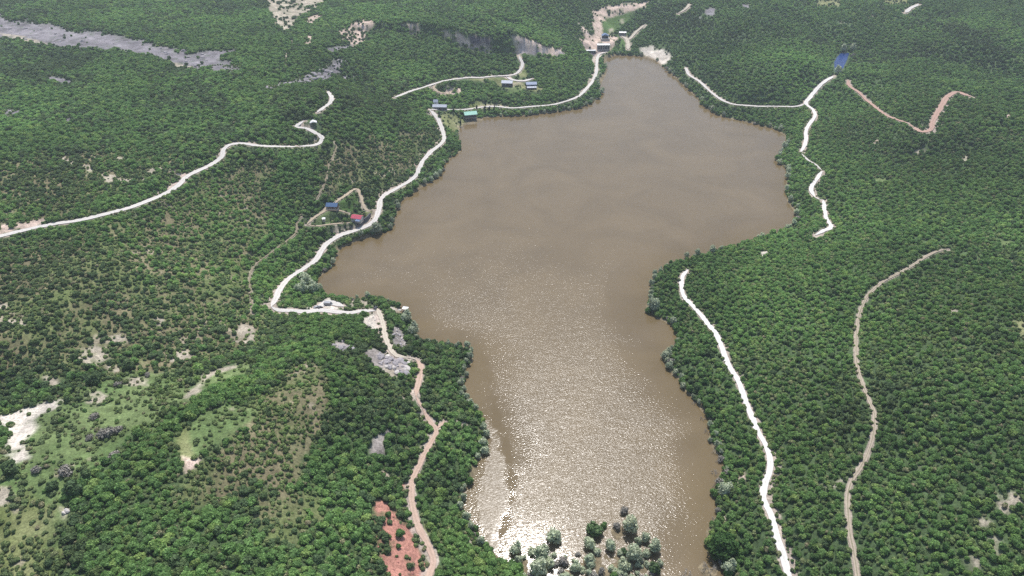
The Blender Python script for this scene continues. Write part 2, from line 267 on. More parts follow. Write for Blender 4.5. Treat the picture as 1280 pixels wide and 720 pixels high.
# kind, tree density, shrub density, edge noise m, points
Z = [
 ('scrub', .50, 1.0, 10, [(-40,305),(60,297),(160,278),(250,230),(300,205),(340,200),(345,240),(335,300),(308,335),(300,365),(330,398),(240,440),(150,448),(90,470),(-40,485)]),
 ('scrub', .42, 1.0, 8, [(-40,330),(120,335),(220,370),(230,420),(140,440),(60,455),(-40,450)]),
 ('scrub', .62, 1.0, 10, [(-40,205),(60,190),(160,185),(250,195),(225,215),(170,245),(90,268),(-40,285)]),
 ('scrub', .50, 1.0, 5, [(215,425),(330,395),(335,425),(300,440),(250,455),(200,470),(100,505),(80,490),(100,465),(150,445)]),
 ('scrub', .45, 1.0, 11, [(405,190),(440,178),(500,168),(550,163),(548,178),(525,205),(500,228),(470,240),(440,232),(415,245),(400,235)]),
 ('meadow', .22, .8, 7, [(80,492),(150,470),(215,462),(245,480),(212,512),(198,545),(165,535),(110,505)]),
 ('meadow', .07, .55, 5, [(20,515),(70,506),(110,495),(165,488),(195,508),(165,530),(150,560),(122,590),(95,615),(83,650),(75,690),(62,735),(-60,750),(-60,560),(18,560)]),
 ('dry', .08, .9, 6, [(-60,600),(20,620),(60,640),(70,690),(55,760),(-60,760)]),
 ('meadow', .02, .15, 2, [(213,503),(245,478),(262,466),(292,457),(318,453),(312,468),(280,479),(255,489),(238,500)]),
 ('bare', 0, .1, 2.5, [(232,496),(243,482),(254,468),(280,460),(300,455),(298,459),(272,467),(256,478),(246,490)]),
 ('meadow', .03, .35, 2.5, [(222,548),(245,520),(270,508),(302,503),(312,515),(300,545),(268,556),(242,578),(224,575),(217,560)]),
 ('dry', .02, .1, 2, [(222,545),(232,535),(242,560),(246,572),(232,590),(222,572)]),
 ('pink', 0, .05, 1.5, [(226,570),(240,572),(252,570),(254,578),(243,588),(232,597)]),
 ('scrub', .2, 1.1, 4, [(300,508),(345,480),(372,452),(398,452),(404,480),(404,520),(398,545),(372,560),(352,598),(300,615),(232,635),(226,602),(252,574),(290,556)]),
 ('meadow', .02, .25, 3, [(292,520),(308,508),(330,500),(318,520),(306,545),(296,548)]),
 ('scrub2', .05, .6, 2, [(395,455),(405,458),(405,545),(385,558),(392,520)]),
 ('scrub2', .05, .6, 3, [(330,595),(368,560),(380,562),(372,590),(352,625),(338,618)]),
 ('scrub', .3, .6, 5, [(325,625),(400,618),(408,655),(345,690),(318,665)]),
 ('white', 0, .08, 2.2, [(-30,523),(0,519),(35,508),(78,501),(70,509),(50,516),(36,526),(45,540),(30,553),(36,574),(15,581),(5,560),(10,545),(-5,534),(-30,536)]),
 ('bare', 0, .2, 2, [(-30,606),(8,612),(16,620),(6,632),(-30,640)]),
 ('bare', .05, .35, 3, [(88,444),(105,436),(128,436),(142,448),(120,457),(100,455)]),
 ('bare', 0, .2, 1.5, [(140,421),(150,417),(162,424),(157,428),(144,427)]),
 ('bare', .02, .3, 2, [(56,471),(72,475),(76,484),(70,490),(60,484)]),
 ('bare', .02, .3, 1.5, [(133,456),(148,458),(148,465),(137,463)]),
 ('bare', .02, .3, 2, [(160,473),(184,474),(186,483),(164,482)]),
 ('bare', .05, .35, 2.5, [(105,490),(125,488),(135,497),(120,508),(108,500)]),
 ('bare', .02, .2, 2, [(286,417),(303,405),(318,408),(318,424),(308,432),(294,424)]),
 ('bare', .05, .4, 3, [(205,442),(230,434),(245,438),(235,446),(215,452)]),
 ('bare', .05, .3, 1.5, [(195,396),(204,399),(200,410),(195,405)]),
 ('bare', .05, .4, 2, [(-10,378),(8,380),(8,386),(-10,386)]), ('bare', .05, .4, 2, [(-10,396),(25,400),(35,406),(25,408),(-10,402)]),
 ('red', 0.06, .10, 2, [(466,628),(480,622),(490,627),(500,642),(508,655),(520,672),(528,690),(532,712),(533,735),(478,740),(480,700),(470,665),(473,648)]),
 ('red', 0, .1, 1.2, [(497,599),(508,596),(512,604),(503,609),(496,606)]), ('red', 0, .1, 1.2, [(515,572),(526,572),(522,586),(517,582)]),
 ('pink', .02, .1, 1.2, [(479,590),(484,590),(494,604),(490,608),(481,598)]), ('dry', 0.02, .3, 1.2, [(532,655),(541,690),(545,710),(534,725),(531,680)]),
 ('rubble', 0, .03, 1.2, [(465,548),(475,542),(487,538),(481,555),(477,569),(463,566)]),
 ('rubble', 0, .03, 1.2, [(456,440),(466,435),(478,438),(500,446),(512,456),(511,464),(498,470),(486,466),(468,458)]),
 ('bare', 0, .1, 1.2, [(480,458),(495,462),(503,470),(492,472),(480,465)]),
 ('white', 0, .05, 1.2, [(454,396),(466,391),(475,392),(478,408),(464,412),(455,408)]),
 ('rubble', 0, .03, 1.0, [(492,409),(500,409),(506,424),(511,433),(503,438),(493,431)]),
 ('rubble', .05, .1, 1.2, [(415,430),(425,425),(434,428),(445,436),(432,441),(418,437)]),
 ('white', 0, 0, 1.0, [(486,383),(498,386),(500,394),(492,394)]),
 ('white', 0, 0.02, 1.0, [(384,386),(396,379),(412,376),(424,381),(424,388),(400,390)]),
 ('bare', 0, .3, 1.5, [(435,375),(462,376),(464,384),(438,384)]),
 ('bare', .1, .2, 2, [(362,345),(350,352),(340,360),(338,372),(344,366),(358,352)]),
 ('dry', .02, .1, 2, [(549,146),(566,143),(580,146),(582,153),(573,165),(564,166),(556,158)]),
 ('dry', .03, .1, 2.5, [(585,99),(640,97),(650,103),(668,106),(682,112),(670,116),(655,112),(640,116),(626,109),(620,102),(590,103)]),
 ('meadow', .02, .1, 2.5, [(632,110),(648,105),(656,112),(650,116),(636,116)]),
 ('dry', .05, .2, 2.5, [(645,91),(656,86),(662,95),(650,98)]),
 ('pink', 0, 0, 2, [(545,112),(553,114),(562,109),(576,110),(580,115),(564,119),(548,119)]),
 ('dry', .03, .1, 2, [(583,128),(600,126),(622,129),(640,131),(622,135),(590,136)]),
 ('meadow', .03, .25, 1.5, [(394,275),(403,268),(412,268),(414,277),(404,280)]), ('lush', .10, .4, 2, [(424,255),(446,241),(452,258),(440,266),(424,260)]),
 ('dry', .02, .2, 1.5, [(452,264),(468,262),(468,270),(458,277),(452,272)]),
 ('bare', 0, 0, 1.5, [(404,258),(410,256),(412,264),(405,266)]),
 ('bare', .02, .2, 2, [(415,281),(425,281),(425,296),(416,297)]),
 ('white', 0, 0, 4, [(803,59),(815,59),(829,61),(839,72),(834,79),(826,82),(818,77),(810,72),(802,66)]),
 ('pink', 0, .03, 3, [(722,48),(744,44),(760,43),(773,47),(768,60),(762,64),(744,64),(732,58)]),
 ('white', 0, 0, 2.5, [(738,70),(748,64),(760,64),(754,70),(747,76),(742,76)]),
 ('shade_basin', 0, 0, 1.5, [(736,62),(757,62),(753,67),(742,68)]),  # own grey-brown tone of the basin below the pump station
 ('lush', .05, .2, 4, [(752,22),(790,14),(786,26),(776,32),(768,40),(752,43),(748,42),(750,30)]),
 ('lush', .2, .2, 3, [(770,58),(776,48),(783,50),(783,60)]),
 ('pink', 0, .02, 2.5, [(740,14),(752,10),(780,3),(812,1),(806,9),(786,15),(768,20),(757,23),(752,28),(752,44),(743,44),(741,28)]),
 ('bare', 0, .1, 2, [(762,36),(766,34),(768,42),(761,43)]), ('bare', 0, .1, 2, [(774,25),(780,23),(781,29),(776,30)]),
 ('scree', .03, .35, 9, [(-30,15),(0,19),(25,27),(62,29),(88,38),(125,40),(175,50),(225,63),(240,69),(268,61),(288,63),(280,75),(296,86),(280,92),(238,85),(200,76),(162,65),(125,60),(75,60),(38,51),(-30,44)]),
 ('bare', .0, .05, 3, [(-10,39),(20,44),(45,50),(60,56),(40,54),(10,47)]), ('bare', 0, .1, 2, [(205,76),(225,80),(240,84),(222,84)]),
 ('scree', .03, .1, 2, [(54,94),(72,97),(92,101),(86,104),(62,101)]), ('scree', .05, .2, 2, [(8,136),(28,138),(25,142),(5,146)]), ('scree', .05, .2, 2, [(76,147),(92,147),(90,152),(76,152)]),
 ('scree', .04, .3, 5, [(328,109),(350,104),(372,100),(395,93),(410,82),(425,74),(432,79),(424,88),(412,97),(385,103),(360,107),(340,114)]),
 ('scree', .08, .15, 3, [(425,94),(440,95),(455,92),(445,98),(430,100)]), ('scree', .1, .15, 3, [(408,62),(430,57),(450,52),(465,50),(440,60),(415,66)]),
 ('bare', 0, 0.0, 3, [(332,-8),(412,-8),(404,4),(392,12),(374,22),(364,36),(354,38),(343,28),(338,12)]),
 ('pink', .03, .1, 2, [(379,26),(386,21),(402,17),(400,26),(388,31)]), ('pink', 0, .1, 2, [(362,50),(367,48),(368,56),(364,58)]), ('bare', 0, .1, 2, [(355,66),(360,66),(359,76),(362,83),(357,80)]),
 ('pink', .05, .2, 2, [(384,42),(390,46),(386,60),(382,56)]),
 ('pink', .15, .2, 4, [(422,38),(438,30),(458,24),(472,27),(460,38),(456,52),(444,57),(430,52)]),
 ('pink', .03, .1, 2.5, [(500,27),(516,31),(524,38),(520,48),(514,44),(514,36),(505,34)]),
 ('pink', .03, .1, 3, [(553,40),(566,42),(574,46),(600,46),(612,50),(614,60),(598,62),(582,60),(572,48),(560,48)]),
 ('shade_basin', .05, .1, 2, [(582,43),(608,46),(612,56),(596,58),(588,54)]),  # shaded hollow of the cliff, painted into the ground colour
 ('bare', .02, .1, 2, [(640,44),(650,46),(650,58),(642,56)]),
 ('bare', .1, .2, 2, [(72,196),(82,196),(98,205),(112,207),(118,213),(112,218),(105,210),(92,208)]),
 ('bare', .1, .3, 2, [(124,220),(132,217),(150,221),(168,224),(164,229),(148,228),(130,230)]),
 ('bare', .05, .2, 2, [(176,223),(188,212),(200,208),(200,212),(190,218),(180,226)]), ('bare', 0, .1, 1.5, [(203,210),(216,212),(214,215),(203,213)]),
 ('bare', .05, .2, 2, [(145,196),(160,196),(157,203),(146,207)]), ('pink', 0, .05, 2, [(219,213),(238,211),(240,216),(222,228)]), ('pink', 0, .05, 2.5, [(-10,283),(25,277),(58,275),(40,284),(-10,293)]),
 ('pink', 0, 0.05, 2, [(208,228),(222,225),(215,236),(205,238)]),
 ('dry', .35, .6, 6, [(1018,2),(1052,0),(1052,7),(1022,8)]), ('dry', .4, .6, 7, [(1098,-5),(1142,-5),(1136,6),(1112,8)]),
 ('bare', 0, 0, 1.5, [(1050,28),(1055,27),(1054,30),(1051,30)]), ('pink', 0, 0, 2, [(1082,23),(1092,17),(1091,20),(1085,24)]), ('white', 0, 0, 2, [(1171,2),(1176,-1),(1174,3)]),
 ('scree', 0, .1, 2, [(880,15),(889,9),(896,12),(893,20),(884,20)]), ('scree', 0, .1, 2, [(927,5),(938,5),(936,11),(930,10)]), ('scree', 0, .1, 2, [(870,22),(876,21),(875,25)]),
 ('bare', 0, .1, 2, [(1202,194),(1212,196),(1209,203),(1204,201)]), ('bare', .05, .1, 2, [(1140,192),(1150,187),(1155,189),(1142,194)]),
 ('meadow', .1, .2, 2, [(1088,225),(1100,221),(1112,226),(1100,230)]), ('meadow', .1, .2, 2, [(1245,300),(1262,302),(1256,308)]),
 ('white', 0, 0, 1.5, [(951,315),(959,314),(958,319),(953,322)]),
 ('pink', 0, 0, 1.5, [(1254,142),(1265,144),(1258,150)]), ('pink', 0, 0, 1.5, [(1275,148),(1290,150),(1290,154)]), ('pink', 0, 0, 1.5, [(1090,175),(1099,175),(1094,179)]),
 ('bare', .03, .15, 2, [(1183,385),(1195,389),(1187,391)]), ('dry', .05, .3, 2.5, [(1258,402),(1290,400),(1290,425),(1272,418)]),
 ('bare', .03, .2, 1.8, [(1237,616),(1248,621),(1262,619),(1276,621),(1275,629),(1262,627),(1256,640),(1248,631),(1240,626)]),
 ('bare', .1, .3, 2.5, [(1233,665),(1246,672),(1252,695),(1244,700),(1236,685)]), ('bare', .1, .3, 2, [(1214,697),(1226,695),(1226,715),(1216,712)]), ('bare', .15, .3, 2, [(1226,650),(1240,653),(1228,660)]),
 ('bare', .05, .3, 1.8, [(1055,603),(1040,612),(1025,605),(1040,608),(1056,598)]), ('bare', .1, .3, 1.8, [(1145,580),(1152,576),(1150,590)]), ('bare', .1, .3, 1.8, [(1038,560),(1046,556),(1046,566)]),
 ('bare', .1, .2, 1.5, [(597,565),(602,565),(602,582),(597,580)]), ('bare', .1, .2, 1.5, [(572,660),(590,672),(590,682),(578,675)]), ('bare', .1, .3, 1.5, [(566,524),(580,527),(590,538),(578,533)]),
 ('bare', .1, .3, 1.5, [(500,495),(506,494),(504,505)]), ('pink', 0, .1, 1.5, [(923,595),(930,590),(932,602),(925,603)]),
 ('bare', 0, .1, 1.5, [(900,640),(910,645),(905,650)]), ('bare', .1, .2, 1.5, [(76,634),(86,636),(84,648),(78,646)]),
]
ZP = [(k, td, sd, e, WP(p)) for k, td, sd, e, p in Z]
KEEP = WP([(0,0)])  # unused anchor
def cover(x, y):
    """ground colour, tree density, shrub density"""
    x = np.asarray(x, float); y = np.asarray(y, float)
    n1 = fbm(x, y, 60, 2, 3); n2 = fbm(x, y, 9, 4, 3)
    C = np.empty((len(x), 3)); C[:] = GC['forest']
    C *= (1+0.25*n1)[:, None]
    td = np.full(x.shape, 1.0); sd = np.full(x.shape, 0.8)
    for k, t, s, e, P in ZP:
        d = sdf(P, x, y, 30.0)
        m = np.nonzero(d < 12)[0]
        if len(m) == 0: continue
        w = 1-sstep(-1, 1, (d[m]+n2[m]*e*1.5)/(0.75*e+0.3))
        if k in ('bare', 'white', 'pink', 'red', 'scree'): w = w*(0.35+0.65*sstep(-0.45, 0.05, fbm(x[m], y[m], 5.0, 3, 3)+(0.3 if k in ('white', 'scree') else 0)))
        col = np.array(GC[k])[None]*(1+(0.6 if k in ('scree', 'rubble') else 0.35)*n2[m]+0.2*n1[m])[:, None]
        if k in ('scrub', 'dry', 'scrub2', 'meadow'):
            g = sstep(-0.25, 0.5, fbm(x[m], y[m], 22, 5, 3))[:, None]
            col = col*(1-g)+np.array({'scrub': (0.135,0.170,0.065), 'dry': (0.13,0.16,0.055), 'scrub2': (0.14,0.15,0.07), 'meadow': (0.110,0.168,0.060)}[k])*g
            b = (sstep(0.42, 0.6, fbm(x[m]+300, y[m], 11, 1, 3))*0.75)[:, None]
            col = col*(1-b)+np.array((0.36,0.31,0.23))*b
        C[m] = C[m]*(1-w[:, None])+col*w[:, None]
        td[m] = td[m]*(1-w)+t*w; sd[m] = sd[m]*(1-w)+s*w
    # steep faces shed their soil: bare tan and pinkish rock, few trees
    sl = SL(x, y); st = sstep(0.62, 0.85, sl+0.10*n2)*sstep(0.0, 0.3, fbm(x, y, 34, 0, 3))*(np.hypot(x, y) > 420)*(x < 250)
    g = sstep(-0.3, 0.4, fbm(x, y, 16, 2, 3))[:, None]; rc = np.array((0.72,0.56,0.45))*(1-g)+np.array((0.36,0.32,0.33))*g
    C = C*(1-st[:, None])+rc*(1+0.4*n2)[:, None]*st[:, None]; td = td*(1-0.93*st); sd = sd*(1-0.7*st)
    return C, td, sd

# ------------------------------------------------------------------ object helpers
def mesh(name, V, F, mat, attr=None, smooth=False):
    me = bpy.data.meshes.new(name); me.from_pydata([tuple(v) for v in V] if not isinstance(V, np.ndarray) else V.tolist(), [], F)
    if mat: me.materials.append(mat)
    if attr:
        for an, (ty, data) in attr.items():
            a = me.attributes.new(an, ty, 'POINT')
            a.data.foreach_set('value' if ty == 'FLOAT' else 'color', np.asarray(data, np.float32).ravel())
    if smooth: me.polygons.foreach_set('use_smooth', [True]*len(me.polygons))
    return me
def link(name, me, parent=None):
    o = bpy.data.objects.new(name, me); COL.objects.link(o)
    if parent: o.parent = parent
    return o
def tag(o, label=None, cat=None, group=None, kind=None):
    if label: o['label'] = label
    if cat: o['category'] = cat
    if group: o['group'] = group
    if kind: o['kind'] = kind
    return o
def empty(name, loc, rz=0):
    o = link(name, None); o.location = loc; o.rotation_euler = (0, 0, rz); o.empty_display_size = 0.5; return o
class MB:
    def __init__(s): s.v = []; s.f = []
    def box(s, x0, x1, y0, y1, z0, z1):
        b = len(s.v)
        s.v += [(x0,y0,z0),(x1,y0,z0),(x1,y1,z0),(x0,y1,z0),(x0,y0,z1),(x1,y0,z1),(x1,y1,z1),(x0,y1,z1)]
        s.f += [tuple(b+i for i in q) for q in ((0,3,2,1),(4,5,6,7),(0,1,5,4),(1,2,6,5),(2,3,7,6),(3,0,4,7))]; return s
    def prism(s, prof, y0, y1, axis='y'):
        b = len(s.v); n = len(prof)
        for yy in (y0, y1):
            for (a, c) in prof: s.v.append((a, yy, c) if axis == 'y' else (yy, a, c))
        s.f.append(tuple(b+i for i in range(n))); s.f.append(tuple(b+n+i for i in reversed(range(n))))
        for i in range(n): s.f.append((b+i, b+(i+1) % n, b+n+(i+1) % n, b+n+i))
        return s
    def tube(s, p, q, r0, r1, n=8):
        p = Vector(p); q = Vector(q); d = (q-p).normalized(); a = d.orthogonal().normalized(); c = d.cross(a); b = len(s.v)
        for (o, r) in ((p, r0), (q, r1)):
            for k in range(n):
                t = 2*math.pi*k/n; s.v.append(tuple(o+(a*math.cos(t)+c*math.sin(t))*r))
        for k in range(n): s.f.append((b+k, b+(k+1) % n, b+n+(k+1) % n, b+n+k))
        s.f.append(tuple(b+k for k in reversed(range(n)))); s.f.append(tuple(b+n+k for k in range(n))); return s
    def build(s, name, mat, parent=None, smooth=False): return link(name, mesh(name, s.v, s.f, mat, smooth=smooth), parent)

# ------------------------------------------------------------------ materials
def nt(name):
    m = bpy.data.materials.new(name); m.use_nodes = True; t = m.node_tree; b = t.nodes['Principled BSDF']; return m, t, b
def N(t, ty, **kw):
    n = t.nodes.new(ty)
    for k, v in kw.items():
        if k in n.inputs: n.inputs[k].default_value = v
        else: setattr(n, k, v)
    return n
def plain(name, col, rough=0.8, noise=0.25, scale=1.5, metallic=0, bump=0.0, spec=0.3):
    m, t, b = nt(name)
    tc = N(t, 'ShaderNodeTexCoord'); no = N(t, 'ShaderNodeTexNoise', Scale=scale, Detail=5.0)
    t.links.new(tc.outputs['Object'], no.inputs['Vector'])
    r = N(t, 'ShaderNodeMapRange'); r.inputs['From Min'].default_value = 0.3; r.inputs['From Max'].default_value = 0.7
    r.inputs['To Min'].default_value = 1-noise; r.inputs['To Max'].default_value = 1+noise
    t.links.new(no.outputs['Fac'], r.inputs['Value'])
    v = N(t, 'ShaderNodeVectorMath', operation='SCALE'); v.inputs[0].default_value = col
    t.links.new(r.outputs[0], v.inputs['Scale']); t.links.new(v.outputs[0], b.inputs['Base Color'])
    b.inputs['Roughness'].default_value = rough; b.inputs['Metallic'].default_value = metallic; b.inputs['Specular IOR Level'].default_value = spec
    if bump:
        bp = N(t, 'ShaderNodeBump', Strength=0.6, Distance=bump); t.links.new(no.outputs['Fac'], bp.inputs['Height']); t.links.new(bp.outputs[0], b.inputs['Normal'])
    return m

def ground_mat():
    m, t, b = nt('ground')
    at = N(t, 'ShaderNodeAttribute', attribute_name='Col'); tc = N(t, 'ShaderNodeNewGeometry')
    n1 = N(t, 'ShaderNodeTexNoise', Scale=1.1, Detail=6.0, Roughness=0.7); n2 = N(t, 'ShaderNodeTexNoise', Scale=0.16, Detail=4.0)
    n3 = N(t, 'ShaderNodeTexVoronoi', Scale=0.55)
    for n in (n1, n2, n3): t.links.new(tc.outputs['Position'], n.inputs['Vector'])
    r1 = N(t, 'ShaderNodeMapRange'); r1.inputs['From Min'].default_value = 0.3; r1.inputs['From Max'].default_value = 0.7; r1.inputs['To Min'].default_value = 0.55; r1.inputs['To Max'].default_value = 1.5
    t.links.new(n1.outputs['Fac'], r1.inputs['Value'])
    r2 = N(t, 'ShaderNodeMapRange'); r2.inputs['From Min'].default_value = 0.3; r2.inputs['From Max'].default_value = 0.7; r2.inputs['To Min'].default_value = 0.8; r2.inputs['To Max'].default_value = 1.2
    t.links.new(n2.outputs['Fac'], r2.inputs['Value'])
    r3 = N(t, 'ShaderNodeMapRange'); r3.inputs['From Min'].default_value = 0.0; r3.inputs['From Max'].default_value = 0.9; r3.inputs['To Min'].default_value = 0.8; r3.inputs['To Max'].default_value = 1.15
    t.links.new(n3.outputs['Distance'], r3.inputs['Value'])
    mu = N(t, 'ShaderNodeMath', operation='MULTIPLY'); t.links.new(r1.outputs[0], mu.inputs[0]); t.links.new(r2.outputs[0], mu.inputs[1])
    mv = N(t, 'ShaderNodeMath', operation='MULTIPLY'); t.links.new(mu.outputs[0], mv.inputs[0]); t.links.new(r3.outputs[0], mv.inputs[1])
    v = N(t, 'ShaderNodeVectorMath', operation='SCALE'); t.links.new(at.outputs['Color'], v.inputs[0]); t.links.new(mv.outputs[0], v.inputs['Scale'])
    t.links.new(v.outputs[0], b.inputs['Base Color']); b.inputs['Roughness'].default_value = 0.95; b.inputs['Specular IOR Level'].default_value = 0.1
    bp = N(t, 'ShaderNodeBump', Strength=0.9, Distance=0.45); t.links.new(n1.outputs['Fac'], bp.inputs['Height']); t.links.new(bp.outputs[0], b.inputs['Normal'])
    return m
def road_mat(name, col, rut=False):
    m, t, b = nt(name)
    g = N(t, 'ShaderNodeNewGeometry'); a = N(t, 'ShaderNodeAttribute', attribute_name='across')
    n1 = N(t, 'ShaderNodeTexNoise', Scale=0.9, Detail=6.0, Roughness=0.65); n2 = N(t, 'ShaderNodeTexNoise', Scale=0.12, Detail=3.0)
    for n in (n1, n2): t.links.new(g.outputs['Position'], n.inputs['Vector'])
    r1 = N(t, 'ShaderNodeMapRange'); r1.inputs['From Min'].default_value = 0.3; r1.inputs['From Max'].default_value = 0.7; r1.inputs['To Min'].default_value = 0.82; r1.inputs['To Max'].default_value = 1.14
    t.links.new(n1.outputs['Fac'], r1.inputs['Value'])
    # worn wheel lines: |across| near 0.45 is paler, the middle and the verge darker
    ab = N(t, 'ShaderNodeMath', operation='ABSOLUTE'); t.links.new(a.outputs['Fac'], ab.inputs[0])
    cr = N(t, 'ShaderNodeValToRGB'); t.links.new(ab.outputs[0], cr.inputs['Fac'])
    e = cr.color_ramp.elements; lo = tuple(c*(0.30 if rut else 0.80) for c in col); lo = (lo[0], lo[1]*(1.25 if rut else 1.0), lo[2]*(0.7 if rut else 0.95))
    e[0].position = 0.0; e[0].color = (*lo, 1); e[1].position = 1.0; e[1].color = (*[c*0.62 for c in col], 1)
    for p_, c_ in ((0.16, lo), (0.32, col), (0.72, col), (0.88, tuple(c*0.85 for c in col))):
        x = e.new(p_); x.color = (*c_, 1)
    mx = N(t, 'ShaderNodeMix', data_type='RGBA'); t.links.new(n2.outputs['Fac'], mx.inputs['Factor'])
    t.links.new(cr.outputs['Color'], mx.inputs[6]); mx.inputs[7].default_value = (*col, 1)
    v = N(t, 'ShaderNodeVectorMath', operation='SCALE'); t.links.new(mx.outputs[2], v.inputs[0]); t.links.new(r1.outputs[0], v.inputs['Scale'])
    t.links.new(v.outputs[0], b.inputs['Base Color']); b.inputs['Roughness'].default_value = 0.95; b.inputs['Specular IOR Level'].default_value = 0.1
    return m
def leaf_mat(name, dark, light, trans=0.18, var=0.3, hue=(0.10,0.13,0.03), yel=0.25):
    m, t, b = nt(name)
    oi = N(t, 'ShaderNodeObjectInfo'); at = N(t, 'ShaderNodeAttribute', attribute_name='tint')
    nz = N(t, 'ShaderNodeTexNoise', Scale=0.009, Detail=4.0); t.links.new(oi.outputs['Location'], nz.inputs['Vector'])
    nr = N(t, 'ShaderNodeMapRange'); nr.inputs['From Min'].default_value = 0.35; nr.inputs['From Max'].default_value = 0.65; t.links.new(nz.outputs['Fac'], nr.inputs['Value'])
    ad = N(t, 'ShaderNodeMath', operation='MULTIPLY_ADD'); t.links.new(oi.outputs['Random'], ad.inputs[0]); ad.inputs[1].default_value = 0.5
    a2 = N(t, 'ShaderNodeMath', operation='MULTIPLY'); t.links.new(nr.outputs[0], a2.inputs[0]); a2.inputs[1].default_value = 0.5; t.links.new(a2.outputs[0], ad.inputs[2])
    mx = N(t, 'ShaderNodeMix', data_type='RGBA'); t.links.new(ad.outputs[0], mx.inputs['Factor']); mx.inputs[6].default_value = (*dark, 1); mx.inputs[7].default_value = (*light, 1)
    # a few individuals turn yellower
    pw = N(t, 'ShaderNodeMath', operation='POWER'); t.links.new(oi.outputs['Random'], pw.inputs[0]); pw.inputs[1].default_value = 6.0
    pm = N(t, 'ShaderNodeMath', operation='MULTIPLY'); t.links.new(pw.outputs[0], pm.inputs[0]); pm.inputs[1].default_value = yel*2
    mh = N(t, 'ShaderNodeMix', data_type='RGBA'); t.links.new(pm.outputs[0], mh.inputs['Factor']); t.links.new(mx.outputs[2], mh.inputs[6]); mh.inputs[7].default_value = (*hue, 1)
    n5 = N(t, 'ShaderNodeTexNoise', Scale=0.0065, Detail=5.0, Roughness=0.6); t.links.new(oi.outputs['Location'], n5.inputs['Vector'])
    r5 = N(t, 'ShaderNodeMapRange'); r5.inputs['From Min'].default_value = 0.36; r5.inputs['From Max'].default_value = 0.64; r5.inputs['To Min'].default_value = 0.74; r5.inputs['To Max'].default_value = 1.28
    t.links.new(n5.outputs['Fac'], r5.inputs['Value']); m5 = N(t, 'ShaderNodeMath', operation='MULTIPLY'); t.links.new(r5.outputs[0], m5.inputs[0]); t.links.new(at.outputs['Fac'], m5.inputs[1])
    v = N(t, 'ShaderNodeVectorMath', operation='SCALE'); t.links.new(mh.outputs[2], v.inputs[0]); t.links.new(m5.outputs[0], v.inputs['Scale'])
    t.links.new(v.outputs[0], b.inputs['Base Color']); b.inputs['Roughness'].default_value = 0.65; b.inputs['Specular IOR Level'].default_value = 0.12
    tr = N(t, 'ShaderNodeBsdfTranslucent'); t.links.new(v.outputs[0], tr.inputs['Color'])
    ms = N(t, 'ShaderNodeMixShader', Fac=trans); t.links.new(b.outputs[0], ms.inputs[1]); t.links.new(tr.outputs[0], ms.inputs[2])
    t.links.new(ms.outputs[0], t.nodes['Material Output'].inputs['Surface'])
    return m
M = dict(
 ground=ground_mat(),
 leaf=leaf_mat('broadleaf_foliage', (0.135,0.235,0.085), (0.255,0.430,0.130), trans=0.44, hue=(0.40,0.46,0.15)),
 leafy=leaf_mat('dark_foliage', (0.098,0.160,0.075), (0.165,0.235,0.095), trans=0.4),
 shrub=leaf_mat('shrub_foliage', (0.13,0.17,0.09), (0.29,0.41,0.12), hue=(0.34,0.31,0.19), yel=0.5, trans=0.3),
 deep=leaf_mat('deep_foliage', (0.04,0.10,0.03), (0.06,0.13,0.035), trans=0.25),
 willow=leaf_mat('willow_foliage', (0.38,0.43,0.29), (0.52,0.57,0.40), hue=(0.50,0.52,0.34), trans=0.25),
 grey=leaf_mat('grey_foliage', (0.24,0.225,0.19), (0.33,0.31,0.265), hue=(0.24,0.2,0.18), trans=0.1),
 fir=leaf_mat('conifer_foliage', (0.03,0.055,0.034), (0.045,0.08,0.045), trans=0.05),
 bark=plain('bark', (0.10,0.08,0.06), 0.9, 0.3, 4), barkpale=plain('pale_bark', (0.32,0.29,0.25), 0.9, 0.3, 4),
 rock=plain('grey_rock', (0.34,0.315,0.32), 0.9, 0.35, 1.2, bump=0.3), rockw=plain('pale_rock', (0.55,0.51,0.47), 0.9, 0.3, 1.2, bump=0.3),
 plaster=plain('white_plaster', (0.62,0.60,0.56), 0.85, 0.12, 0.8), wood=plain('brown_boards', (0.20,0.11,0.07), 0.8, 0.25, 3), woodl=plain('pale_boards', (0.42,0.33,0.24), 0.8, 0.2, 3),
 darkwall=plain('dark_boards', (0.055,0.05,0.055), 0.8, 0.3, 2), glass=plain('window_glass', (0.03,0.04,0.055), 0.1, 0.1, 1, spec=0.6),
 bluer=plain('blue_sheet_roof', (0.06,0.13,0.26), 0.5, 0.12, 0.7), redr=plain('red_sheet_roof', (0.52,0.085,0.13), 0.55, 0.12, 0.7), greenr=plain('green_sheet_roof', (0.14,0.42,0.33), 0.5, 0.10, 0.7),
 greyr=plain('grey_sheet_roof', (0.36,0.40,0.47), 0.5, 0.15, 0.7), slater=plain('slate_blue_roof', (0.15,0.22,0.36), 0.5, 0.15, 0.7),
 conc=plain('concrete', (0.50,0.46,0.42), 0.9, 0.18, 0.5), stone=plain('retaining_stone', (0.13,0.13,0.145), 0.95, 0.4, 0.9, bump=0.2),
 white=plain('white_paint', (0.80,0.80,0.79), 0.45, 0.05, 1), black=plain('black_paint', (0.02,0.02,0.025), 0.3, 0.05, 1, spec=0.6), silver=plain('grey_paint', (0.33,0.34,0.36), 0.35, 0.05, 1, spec=0.6),
 tyre=plain('tyre_rubber', (0.02,0.02,0.02), 0.9, 0.1, 3), steel=plain('steel', (0.35,0.35,0.36), 0.5, 0.1, 3, metallic=0.5), bluep=plain('blue_paint', (0.05,0.12,0.35), 0.4, 0.05, 1),
)
for k, c in RC.items(): M['road_'+k] = road_mat('gravel_'+k, c, k == 'rut')

